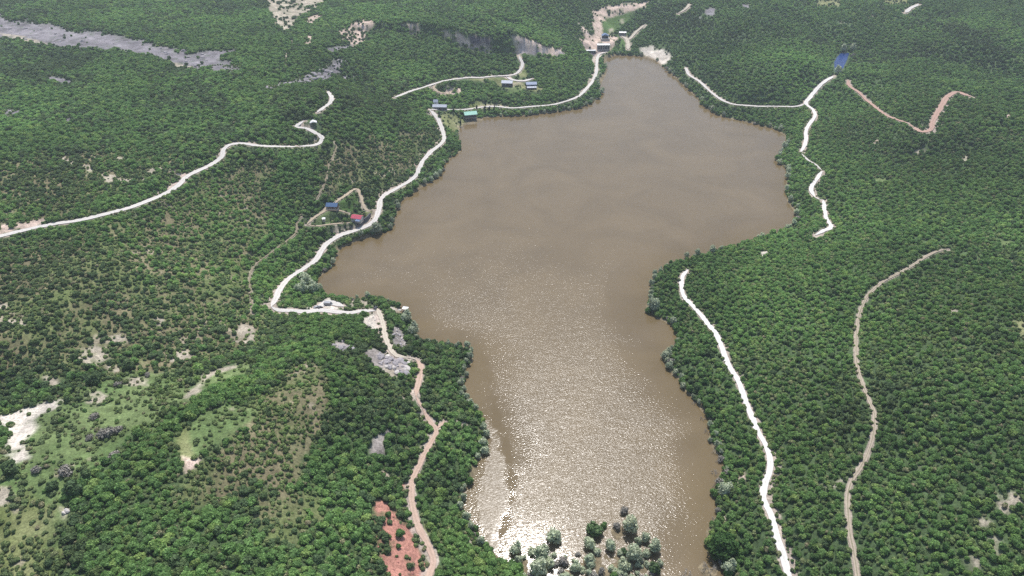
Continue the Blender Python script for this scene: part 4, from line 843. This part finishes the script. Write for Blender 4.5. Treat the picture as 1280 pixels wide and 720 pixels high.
for px, py, dpx, kind, lab in FL:
    x, y = W(px, py); D = math.sqrt(x*x+y*y+CAMZ**2); rad = dpx*0.5*(y*CP+CAMZ*SP)/FPX*(1.22 if dpx < 30 else 1.12); z = max(float(height(np.array([x]), np.array([y]))[0]), -0.3)
    nm = {'willow': 'willow', 'leafy': 'dark_tree', 'deep': 'big_dark_tree', 'leaf': 'green_tree', 'grey': 'grey_bush'}[kind]; ht = rad*(1.25 if dpx > 30 else 1.65)
    put(nm, ME[kind], random.randrange(3), x, y, z, rad, ht, lab, {'willow': 'willow', 'grey': 'bush'}.get(kind, 'tree'), None, ME['wtrunk'] if kind == 'willow' else None if kind == 'grey' else ME['trunk'])
for k in range(60):     # the feathery undergrowth that ties the flooded thicket together
    px = random.uniform(645, 826); py = random.uniform(690, 730)-0.12*abs(px-730)*0.2; kind = random.choice(['willow', 'willow', 'grey']); x, y = at_z(px, py, 0)
    rad = random.uniform(1.0, 2.3); put('flooded_bush', ME[kind], k % 3, x, y, -0.2, rad, rad*1.3, 'low feathery grey-green bush filling the flooded thicket at the bottom edge', 'bush', 'low bushes of the flooded thicket')
for px, py, s_, lab in [(885,712,3.2,'bare dead branches fallen in the water under the big dark tree'), (857,720,3.0,'grey drowned brushwood in the water near the bottom edge'), (741,722,2.2,'brown drowned brushwood at the foot of the flooded thicket'), (893,592,2.2,'bare grey branches over the water at the right shore bend')]+[(a, b, random.uniform(1.2, 2.0), 'grey bare drowned brushwood strung along the near right waterline') for a, b in [(878,524),(884,540),(888,553),(893,566),(897,578),(900,598),(893,608),(892,622),(893,650),(867,505)]]:
    x, y = W(px, py); o = link('dead_tree', random.choice(ME['bare'])); o.location = (x, y, -0.2); o.scale = (s_, s_, s_*0.6); tag(o, lab, 'dead tree', 'drowned brushwood on the near right waterline' if 'strung' in lab else None)
# grey bushes in the meadow
for px, py, dpx, lab in [(134,545,20,'lilac-grey bush at the centre of the left meadow'), (148,540,14,'lilac-grey bush right of the biggest meadow bush'), (83,592,18,'rounded grey bush in the upper part of the bottom left meadow'),
    (46,590,14,'small grey bush left of the rounded meadow bush'), (143,572,14,'grey thorn bush at the edge of the wood'), (118,523,12,'grey bush above the meadow grass'), (148,482,10,'single grey bush under the dry bank'),
    (174,716,14,'grey leafless bush in the dark wood at the bottom'), (222,694,12,'pale dead bush among the bottom left trees'), (185,470,9,'violet-grey bush beside the tree row'), (113,549,11,'small grey bush at the left of the two meadow bushes')]:
    x, y = W(px, py); rad = dpx*0.5*(y*CP+CAMZ*SP)/FPX; z = float(height(np.array([x]), np.array([y]))[0]); put('grey_bush', ME['grey'], random.randrange(3), x, y, z, rad, rad*1.2, lab, 'bush', None)
for px, py, dpx, lab in [(66,612,17,'dark round tree standing alone low in the left meadow'), (93,618,26,'large dark tree at the meadow edge left of the wood'), (110,598,18,'dark tree above the large one at the meadow edge'),
    (120,478,20,'dark round tree at the left of two under the dry bank'), (162,462,19,'dark round tree at the right of two under the dry bank'), (14,590,22,'dark bushy tree at the left edge beside the bare gully'), (278,452,9,'small round bush in the terraced field'), (500,670,15,'round green tree standing on the red earth bank'), (486,645,10,'small tree at the top of the red earth'), (498,684,8,'small round bush in the middle of the red earth'), (487,672,7,'tiny bush on the left part of the red earth')]:
    x, y = W(px, py); rad = dpx*0.5*(y*CP+(CAMZ-40)*SP)/FPX; z = float(height(np.array([x]), np.array([y]))[0]); put('round_tree', ME['leafy' if px < 200 else 'leaf'], random.randrange(3), x, y, z, rad, rad*1.5, lab, 'tree', None, ME['trunk'])
# conifers and columns by the green roofed house
for px, py, hpx, lab in [(549,146,9,'dark conifer on the lawn at the road fork'), (567,144,10,'dark conifer between the long building and the green roof'), (561,163,5,'small conifer on the lawn above the moored boat'), (573,148,6,'small dark conifer beside the green roofed house'),
    (596,138,9,'dark slim conifer just right of the green roof'), (606,140,10,'first slim conifer of the row along the shore road'), (612,140,10,'second slim conifer of the row along the shore road'), (618,140,9,'third slim conifer of the row along the shore road'), (607,133,7,'slim conifer on the terraces behind the row'),(576,158,9,'dark slanting conifer on the bank left of the green roofed house')]:
    x, y = W(px, py); s_ = (y*CP+CAMZ*SP)/FPX; ht = hpx*s_*1.15; z = float(height(np.array([x]), np.array([y]))[0]); o = empty('conifer', (x, y, z), random.random()*6); o.scale = (ht*0.20, ht*0.20, ht/3.1)
    link('crown', ME['fir'][random.randrange(2)], o); link('trunk', ME['trunk'][0], o); tag(o, lab, 'conifer')

# ------------------------------------------------------------------ boulders
def boulder(name, seed, mat):
    r = np.random.default_rng(seed); import bmesh
    bm = bmesh.new(); bmesh.ops.create_icosphere(bm, subdivisions=2, radius=1)
    ax = [(n/np.linalg.norm(n), 0.62+0.25*r.random()) for n in r.normal(size=(11, 3))]
    for v in bm.verts:
        p = np.array(v.co)
        for n, d in ax:
            e = p@n
            if e > d: p = p-n*(e-d)
        v.co = p*(1+0.04*r.normal())
    me = bpy.data.meshes.new(name); bm.to_mesh(me); bm.free(); me.materials.append(mat); return me
BO = [boulder('boulder', 200+k, M['rock']) for k in range(5)]; BW = [boulder('pale_boulder', 300+k, M['rockw']) for k in range(4)]
def rocks(poly, n, lo, hi, ms, label, group, name='boulder'):
    P = WP(poly); x0, y0 = P.min(0); x1, y1 = P.max(0); c = 0; t = 0
    while c < n and t < 4000:
        t += 1; x = random.uniform(x0, x1); y = random.uniform(y0, y1)
        if sdf(P, np.array([x]), np.array([y]), 20)[0] > 0 or road_near(np.array([x]), np.array([y]), 8)[0][0] < 1.2: continue
        s = lo+(hi-lo)*random.random()**2; z = float(height(np.array([x]), np.array([y]))[0])
        o = link(name, random.choice(ms)); o.location = (x, y, z+s*0.1); o.scale = (s*random.uniform(.8, 1.5), s*random.uniform(.8, 1.2), s*random.uniform(.5, .9)); o.rotation_euler = (random.uniform(-.3, .3), random.uniform(-.3, .3), random.uniform(0, 6.28))
        tag(o, label, 'boulder', group); c += 1
rocks([(472,440),(500,446),(513,455),(511,465),(500,468),(478,456)], 80, 0.8, 2.5, BO+BW[:2], 'grey boulder in the jumbled outcrop below the track bend', 'boulders of the outcrop below the track bend')
rocks([(494,410),(499,410),(506,424),(511,433),(503,437),(494,430)], 45, 0.4, 1.2, BO+BW, 'grey block in the stone scree beside the shore willows', 'blocks of the scree beside the shore willows')
rocks([(455,397),(466,392),(475,393),(478,408),(464,411)], 22, 0.3, 0.9, BW, 'white block on the bare ground left of the outcrop track', 'white blocks left of the outcrop track')
rocks([(415,430),(425,425),(434,428),(445,436),(440,445),(432,441)], 20, 0.8, 1.9, BO, 'grey boulder in the wood left of the outcrop', 'boulders in the wood left of the outcrop')
rocks([(452,372),(500,380),(500,392),(486,390),(470,382)], 14, 0.3, 0.8, BW, 'pale block on the point by the raft', 'pale blocks on the point by the raft')
rocks([(328,109),(372,100),(410,82),(425,74),(432,79),(412,97),(360,108)], 45, 1.4, 3.8, BO, 'grey boulder in the blockfield beyond the forested hummock', 'boulders of the distant blockfield')
rocks([(0,19),(62,29),(125,40),(225,63),(280,62),(296,86),(238,85),(162,65),(75,60),(0,48)], 60, 0.7, 2.4, BO, 'grey boulder on the long scree slope at the top left', 'boulders of the top left scree slope')
rocks([(466,628),(490,627),(508,655),(528,690),(532,720),(480,720),(470,665)], 30, 0.2, 0.7, [boulder('red_boulder', 400+k, plain('red_rock', (0.40,0.18,0.15), .95, .3, 1.2, bump=.2)) for k in range(2)], 'reddish stone lying on the red earth bank', 'stones on the red earth bank', 'red_boulder')
x, y = W(80, 642)
for k, (dx, dy) in enumerate(((0, 0), (1.3, .6), (.5, 1.5))):
    o = link('pale_boulder', BW[k]); o.location = (x+dx, y+dy, float(height(np.array([x+dx]), np.array([y+dy]))[0])+.3); o.scale = (1.1, .9, .8); tag(o, 'pale boulder of the small cluster at the wood edge, bottom left', 'boulder', 'pale boulders at the wood edge')

# ------------------------------------------------------------------ buildings
def house(name, key, rz, w, d, h, rise, roof, wall, label, cat='house', nwin=3, floors=1, over=0.5, deck=None, chimney=False, flat=False, dx=0, dy=0, doors=True):
    X, Y, Zp, q = PADS[key]; o = empty(name, (X+dx, Y+dy, Zp-0.1), rz); tag(o, label, cat)
    MB().box(-w/2-.15, w/2+.15, -d/2-.15, d/2+.15, -1.2, 0.25).build('foundation', M['conc'], o)
    b = MB(); b.prism([(-d/2, 0.25), (d/2, 0.25), (d/2, h)] + ([(0, h+rise)] if not flat else []) + [(-d/2, h)], -w/2, w/2, 'x'); b.build('wall', wall, o)
    s = rise/(d/2) if not flat else 0; e = over; rb = MB(); t = 0.14
    if flat: rb.prism([(-d/2-e, h+.004), (d/2+e, h+rise), (d/2+e, h+rise+t), (-d/2-e, h+t)], -w/2-e, w/2+e, 'x')
    else:
        rb.prism([(-d/2-e, h-e*s+.02), (0, h+rise+.02), (0, h+rise+t+.02), (-d/2-e, h-e*s+t+.02)], -w/2-e, w/2+e, 'x'); rb.prism([(0, h+rise+.021), (d/2+e, h-e*s+.021), (d/2+e, h-e*s+t+.021), (0, h+rise+t+.021)], -w/2-e, w/2+e, 'x')
        n = int(w/0.6)
        for k in range(n):   # standing seams
            xx = -w/2-e+0.3+k*(w+2*e-.6)/max(1, n-1); rb.prism([(-d/2-e+.02, h-e*s+t+.018), (0, h+rise+t+.018), (0, h+rise+t+.06), (-d/2-e+.02, h-e*s+t+.06)], xx-.03, xx+.03, 'x')
    r = rb.build('roof', roof, o)
    if chimney: MB().box(w*.2, w*.2+.6, .5, 1.1, h+rise*.4, h+rise+.9).build('chimney', M['conc'], r)
    fh = (h-.25)/floors
    for f in range(floors):
        for k in range(nwin):
            xx = -w/2+(k+.5)*w/nwin; z0 = .25+f*fh
            if doors and f == 0 and k == nwin//2:
                dd = MB().box(xx-.5, xx+.5, -d/2-.06, -d/2-.004, .27, 2.3).build('door', M['wood'], o); MB().box(xx+.3, xx+.38, -d/2-.1, -d/2-.06, 1.2, 1.3).build('handle', M['steel'], dd); continue
            fr = MB(); x0, x1, a0, a1 = xx-.65, xx+.65, z0+fh*.35, z0+fh*.78
            for bx in ((x0, x0+.1, a0, a1), (x1-.1, x1, a0, a1), (x0+.1, x1-.1, a0, a0+.1), (x0+.1, x1-.1, a1-.1, a1), (xx-.04, xx+.04, a0+.1, a1-.1)): fr.box(bx[0], bx[1], -d/2-.08, -d/2-.004, bx[2], bx[3])
            fo = fr.build('window', M['white'], o); MB().box(x0+.1, x1-.1, -d/2-.03, -d/2-.006, a0+.1, a1-.1).build('pane', M['glass'], fo)
    if deck:
        dz, dw = deck; dk = MB(); dk.box(-w/2-.3, w/2+.3, -d/2-dw, -d/2-.16, dz, dz+.15)
        n = 5
        dk.build('deck', M['woodl'], o)
        for k in range(n): xx = -w/2+k*w/(n-1); MB().tube((xx, -d/2-dw+.15, -1.2), (xx, -d/2-dw+.15, dz+1.1), .09, .09, 6).build('post', M['woodl'], o)
        MB().box(-w/2-.3, w/2+.3, -d/2-dw+.02, -d/2-dw+.08, dz+1.0, dz+1.1).build('railing', M['white'], o)
    return o
house('cottage', 'blue', R(-4), 8.2, 5.6, 3.0, 1.5, M['bluer'], M['wood'], 'wooden cottage with blue gabled roof above the lakeside road', deck=(.5, 2.0), chimney=True)
h_ = house('red_roofed_house', 'red', R(-14), 7.6, 5.4, 3.0, 1.3, M['redr'], M['plaster'], 'small white house with crimson roof beside the road bend')
lt = MB().prism([(-5.2, 1.9), (-2.75, 2.7), (-2.75, 2.8), (-5.2, 2.0)], 0.4, 4.0, 'x').build('lean_to_roof', M['slater'], h_); MB().tube((.6, -5.0, -.5), (.6, -5.0, 1.93), .08, .08, 6).build('post', M['woodl'], h_); MB().tube((3.8, -5.0, -.5), (3.8, -5.0, 1.93), .08, .08, 6).build('post', M['woodl'], h_)
house('lakeside_restaurant', 'green', R(14), 11.5, 8.0, 6.4, 1.6, M['greenr'], M['darkwall'], 'two storey dark building with turquoise green roof at the water edge', 'building', nwin=5, floors=2, over=1.0, deck=(2.9, 2.0))
house('long_building', 'long', R(-3), 14.0, 6.0, 3.2, 1.5, M['greyr'], M['darkwall'], 'long low building with pale grey roof at the road junction', 'building', nwin=6)
house('hut', 'hut', R(-3), 4.0, 4.0, 3.2, 1.6, M['greyr'], M['plaster'], 'small white hut behind the long grey roofed building', 'hut', nwin=1, doors=False)
house('grey_roofed_house', 'grey', R(-6), 11.5, 8.0, 4.2, 1.7, M['greyr'], M['darkwall'], 'dark house with pale blue-grey roof on the upper road, left of two', nwin=4)
h_ = house('terraced_house', 'two', R(5), 11.0, 7.0, 4.6, 1.6, M['slater'], M['darkwall'], 'slate blue roofed house with white lower terrace, right of two on the upper road', nwin=4, deck=(2.2, 3.0), dy=2)
MB().prism([(-7.6, 2.0), (-3.7, 3.2), (-3.7, 3.32), (-7.6, 2.12)], -5.2, 5.2, 'x').build('terrace_roof', M['greyr'], h_)
# intake works at the head of the lake
X, Y, Zp, q = PADS['weir']
o = empty('pump_station', (X, Y, Zp-.1), R(2)); tag(o, 'white flat roofed pump station with dark bays at the head of the lake', 'building')
MB().box(-8.2, 8.2, -3.4, 3.4, -1.5, 0.3).build('foundation', M['conc'], o); MB().box(-8, 8, -2.6, 3.2, .304, 5.2).build('wall', M['darkwall'], o); MB().box(-8.4, 8.4, -3.4, 3.6, 5.204, 5.8).build('roof', M['white'], o)
for k in range(6): MB().box(-8+k*3.1, -7.5+k*3.1, -3.3, -2.604, .304, 5.2).build('pillar', M['plaster'], o)
for k in range(5):
    w_ = MB().box(-7.2+k*3.1, -5.2+k*3.1, -2.66, -2.604, 1.2, 4.2).build('window', M['glass'], o)
X, Y, Zp, q = PADS['tower']
o = empty('valve_tower', (X, Y+3, Zp-.1), R(2)); tag(o, 'pale concrete platform with a dark gabled cabin on top, behind the pump station', 'tower')
MB().prism([(-6.5, -5), (6.5, -5), (5.6, 3.2), (-5.6, 3.2)], -6, 6).build('platform', M['conc'], o)
MB().box(-4, 4, -3, 3, 3.204, 6.2).build('cabin', M['darkwall'], o); MB().prism([(-4.6, 6.204), (4.6, 6.204), (0, 8.6)], -3.5, 3.5).build('roof', M['slater'], o)
for k in (-1, 1): MB().box(k*2-.6, k*2+.6, -3.06, -3.004, 4.2, 5.4).build('window', M['glass'], o)
X, Y, Zp, q = PADS['weir2']
o = empty('covered_channel', (X, Y, Zp-.1), R(4)); tag(o, 'low white roofed channel cover left of the pump station', 'shed')
MB().box(-6, 6, -1.6, 1.6, -1.2, 1.8).build('wall', M['darkwall'], o); MB().box(-6.4, 6.4, -2, 2, 1.804, 2.2).build('roof', M['white'], o)
for k in range(5): MB().box(-5.6+k*2.7, -5.2+k*2.7, -1.9, -1.604, -.5, 1.8).build('pillar', M['plaster'], o)
house('white_shed', 'shed', R(-2), 9.0, 5.0, 3.0, 0.8, M['white'], M['darkwall'], 'white roofed shed on the valley road behind the lake head', 'shed', nwin=3)
X, Y, Zp, q = PADS['gazebo']
o = empty('gazebo', (X, Y, Zp), .3); tag(o, 'white square shelter beside the hairpin road on the hummock', 'shelter')
MB().prism([(-3, 2.6), (3, 2.6), (0, 3.9)], -2.2, 2.2).build('roof', M['white'], o)
for sx in (-1, 1):
    for sy in (-1, 1): MB().tube((sx*2.7, sy*2.0, -.6), (sx*2.7, sy*2.0, 2.6), .1, .1, 6).build('post', M['white'], o)
X, Y, Zp, q = PADS['van']
o = empty('garden_shed', (X, Y, Zp), .2); tag(o, 'tiny white shed on the lawn inside the garden track', 'shed')
MB().box(-1.0, 1.0, -.8, .8, -.3, 1.8).build('wall', M['plaster'], o); MB().prism([(-1.0, 1.804), (1.0, 2.3), (1.0, 2.4), (-1.0, 1.9)], -1.25, 1.25, 'x').build('roof', M['white'], o); MB().box(-.35, .35, -.84, -.804, 0, 1.6).build('door', M['wood'], o)
# retaining wall in the road bend
P = smooth_line(WP([(424,290),(437,285),(450,281),(462,277),(468,271),(470,265)]), 1.5)
def retain():
    b = MB(); dd = 3.3
    n = []
    T = np.gradient(P, axis=0); T /= np.linalg.norm(T, axis=1)[:, None]; Nn = np.stack([-T[:, 1], T[:, 0]], 1)
    for k in range(len(P)):
        c = P[k]+Nn[k]*dd; e = P[k]+Nn[k]*(dd+.7); f = min(1, min(k, len(P)-1-k)/6+.15); z = float(height(np.array([P[k, 0]]), np.array([P[k, 1]]))[0]); n.append((c, e, z, z+3.6*f))
    V = []; F = []
    for (c, e, z0, z1) in n: V += [(c[0], c[1], z0-1), (e[0], e[1], z0-1), (e[0], e[1], z1), (c[0], c[1], z1)]
    for k in range(len(n)-1):
        for j in range(4): F.append((k*4+j, k*4+(j+1) % 4, k*4+4+(j+1) % 4, k*4+4+j))
    F += [(3, 2, 1, 0), tuple(len(V)-4+i for i in range(4))]
    tag(link('retaining_wall', mesh('retaining_wall', V, F, M['stone'])), 'dark stone retaining wall curving along the inside of the road bend', 'wall')
retain()
# raft, boats, jetty
def boat(px, py, rz, L, mat, label, name='rowing_boat', cat='boat'):
    x, y = at_z(px, py, 0); o = empty(name, (x, y, 0), rz); tag(o, label, cat); V = []; F = []; n = 9
    for k in range(n):
        t = k/(n-1); wd = L*.19*math.sin(math.pi*min(1, .22+t*.78))**.7*(1 if t < .98 else .1); sh = .45+.25*t*t; xx = (t-.5)*L
        V += [(xx, -wd, sh), (xx, -wd*.6, -.15), (xx, wd*.6, -.15), (xx, wd, sh), (xx, wd-.1, sh), (xx, wd*.5, .1), (xx, -wd*.5, .1), (xx, -wd+.1, sh)]
    for k in range(n-1):
        for j in range(8): F.append((k*8+j, k*8+8+j, k*8+8+(j+1) % 8, k*8+(j+1) % 8))
    F += [tuple(range(8)), tuple((n-1)*8+i for i in reversed(range(8)))]
    link('hull', mesh('hull', V, F, mat), o)
    for k in (-.2, .12): MB().box(k*L-.15, k*L+.15, -L*.16, L*.16, .3, .36).build('seat', M['woodl'], o)
    return o
boat(615,146,R(5),5.0,M['white'],'white boat moored off the shore, right of two near the green roof'); boat(608.5,145.6,R(-4),4.2,M['white'],'shorter white boat moored left of the long one near the green roof')
boat(572,164,R(50),4.6,M['white'],'white boat drawn up at the lawn corner by the road')
x, y = at_z(507, 388.5, 0); o = empty('pontoon_raft', (x, y, 0), R(-12)); tag(o, 'white roofed pontoon raft moored at the rocky point', 'raft')
for s_ in (-1, 1): MB().tube((-1.9, s_*1.0, .05), (1.9, s_*1.0, .05), .32, .32, 10).build('float', M['bluep'], o)
MB().box(-2, 2, -1.4, 1.4, .3, .42).build('deck', M['woodl'], o)
for sx in (-1, 1):
    for sy in (-1, 1): MB().tube((sx*1.6, sy*1.15, .42), (sx*1.6, sy*1.15, 2.2), .05, .05, 6).build('post', M['steel'], o)
MB().box(-1.9, 1.9, -1.45, 1.45, 2.2, 2.32).build('canopy', M['white'], o)
x, y = at_z(500, 388, 0); o = empty('jetty', (x, y, 0), R(-8)); tag(o, 'short concrete jetty leading to the pontoon raft', 'jetty')
MB().box(-4.2, 1.0, -.8, .8, .25, .5).build('deck', M['conc'], o)
for k in (-3, -1, .7): MB().box(k-.15, k+.15, -.7, .7, -1.5, .249).build('pile', M['conc'], o)
# cars
def wheel(o, x, y, r=.33):
    w = MB().tube((x, y-.11, r), (x, y+.11, r), r, r, 16).build('wheel', M['tyre'], o); MB().tube((x, y-.12, r), (x, y+.12, r), r*.55, r*.55, 12).build('rim', M['steel'], w)
def car(px, py, rz, mat, label, van=False):
    x, y = W(px, py); a = np.array([x]); b = np.array([y]); z = float(height(a, b)[0]) + .14; o = empty('van' if van else 'car', (x, y, z), rz); tag(o, label, 'van' if van else 'car')
    if van: prof = [(-2.6, .35), (2.6, .35), (2.65, 1.0), (2.3, 1.25), (1.7, 2.2), (1.5, 2.35), (-2.5, 2.35), (-2.65, 2.2)]; W_ = .98
    else: prof = [(-2.15, .3), (2.15, .3), (2.2, .65), (2.0, .85), (1.05, .98), (.35, 1.45), (-1.1, 1.48), (-1.8, 1.02), (-2.15, .95), (-2.2, .6)]; W_ = .86
    me = MB().prism(prof, -W_, W_); bo = me.build('body', mat, o); bv = bo.modifiers.new('bevel', 'BEVEL'); bv.width = .07; bv.segments = 2
    if van: MB().box(-.2, 1.55, -W_-.012, W_+.012, 1.35, 2.0).build('side_windows', M['glass'], o); MB().prism([(2.27, 1.33), (2.33, 1.3), (1.78, 2.18), (1.72, 2.15)], -.85, .85).build('windscreen', M['glass'], o)
    else: MB().prism([(.9, 1.03), (.3, 1.38), (-1.05, 1.4), (-1.6, 1.05)], -W_-.012, W_+.012).build('side_windows', M['glass'], o); MB().prism([(1.02, 1.02), (1.08, 1.0), (.42, 1.45), (.38, 1.42)], -.75, .75).build('windscreen', M['glass'], o)
    for sx in (-1.35 if not van else -1.6, 1.35 if not van else 1.7):
        for sy in (-W_+.05, W_-.05): wheel(o, sx, sy)
    for sy in (-.6, .6): MB().box(2.12 if not van else 2.6, 2.21 if not van else 2.68, sy-.15, sy+.15, .6, .75).build('headlight', M['white'], o)
car(399.5, 386, R(60), M['black'], 'black car parked on the white gravel at the left of the parking bay'); car(410.5, 382, R(-8), M['silver'], 'grey van parked in the middle of the parking bay', True)
car(469.5, 386, R(80), M['black'], 'black car parked at the start of the outcrop track'); car(396.2,384.3,R(30),M['silver'],'silver car parked just behind the leftmost black car'); car(744,100.5,R(60),M['silver'],'grey car on the shore road near the head of the lake')
# wooden poles along the shore road
for px, py, lab in [(604,134,'pale wooden pole left of the terraces by the shore road'), (560,133,'wooden pole at the right end of the long building'), (655,135,'wooden pole on the shore road between the pines'), (698,131,'wooden pole at the far bend of the shore road')]:
    x, y = W(px, py); z = float(height(np.array([x]), np.array([y]))[0]); o = empty('utility_pole', (x, y+2, z)); tag(o, lab, 'pole')
    MB().tube((0, 0, -.5), (0, 0, 7.5), .16, .11, 8).build('pole', M['woodl'], o); MB().box(-.8, .8, -.06, .06, 6.9, 7.05).build('crossarm', M['woodl'], o)

# ------------------------------------------------------------------ camera, sun, sky, air
cam = bpy.data.cameras.new('camera'); co = link('camera', cam); co.location = (0, 0, CAMZ); co.rotation_euler = (R(90)-PITCH, 0, 0)
cam.sensor_width = 36; cam.lens = 36*FPX/1280; cam.clip_start = 1; cam.clip_end = 40000; SC.camera = co
SUN_EL, SUN_AZ = 59.5, 2.0     # azimuth clockwise from +Y
sd_ = bpy.data.lights.new('sun', 'SUN'); sd_.energy = 5.0; sd_.angle = R(0.53); sd_.color = (1.0, 0.98, 0.955); so = link('sun', sd_)
dv = Vector((math.sin(R(SUN_AZ))*math.cos(R(SUN_EL)), math.cos(R(SUN_AZ))*math.cos(R(SUN_EL)), math.sin(R(SUN_EL)))); so.rotation_euler = dv.to_track_quat('Z', 'Y').to_euler()
wd = bpy.data.worlds.new('World'); SC.world = wd; wd.use_nodes = True; t = wd.node_tree; sk = t.nodes.new('ShaderNodeTexSky'); sk.sky_type = 'NISHITA'; sk.sun_disc = False
sk.sun_elevation = R(SUN_EL); sk.sun_rotation = R(SUN_AZ); sk.air_density = 1.0; sk.dust_density = 1.5; sk.altitude = 600
t.links.new(sk.outputs[0], t.nodes['Background'].inputs[0]); t.nodes['Background'].inputs[1].default_value = 0.15
if True:   # thin summer haze over the whole valley
    hz = bpy.data.materials.new('haze'); hz.use_nodes = True; t = hz.node_tree; t.nodes.remove(t.nodes['Principled BSDF']); vs = t.nodes.new('ShaderNodeVolumeScatter')
    vs.inputs['Density'].default_value = 0.00016; vs.inputs['Color'].default_value = (0.80,0.90,1.0,1); vs.inputs['Anisotropy'].default_value = 0.35; t.links.new(vs.outputs[0], t.nodes['Material Output'].inputs['Volume'])
    tag(MB().box(-6000, 6000, -1500, 12000, -30, 620).build('haze', hz), kind='structure'); SC.cycles.volume_bounces = 0
SC.view_settings.view_transform = 'Standard'; SC.view_settings.look = 'None'; SC.view_settings.exposure = 0
SC.render.engine = 'CYCLES'; SC.cycles.max_bounces = 5; SC.cycles.diffuse_bounces = 4; SC.cycles.glossy_bounces = 2; SC.cycles.transmission_bounces = 2; SC.cycles.use_denoising = False
SC.cycles.sample_clamp_indirect = 4.0; SC.cycles.caustics_reflective = False; SC.cycles.caustics_refractive = False
print('trees', len(TX), 'shrubs', len(SX), 'willows', nW)
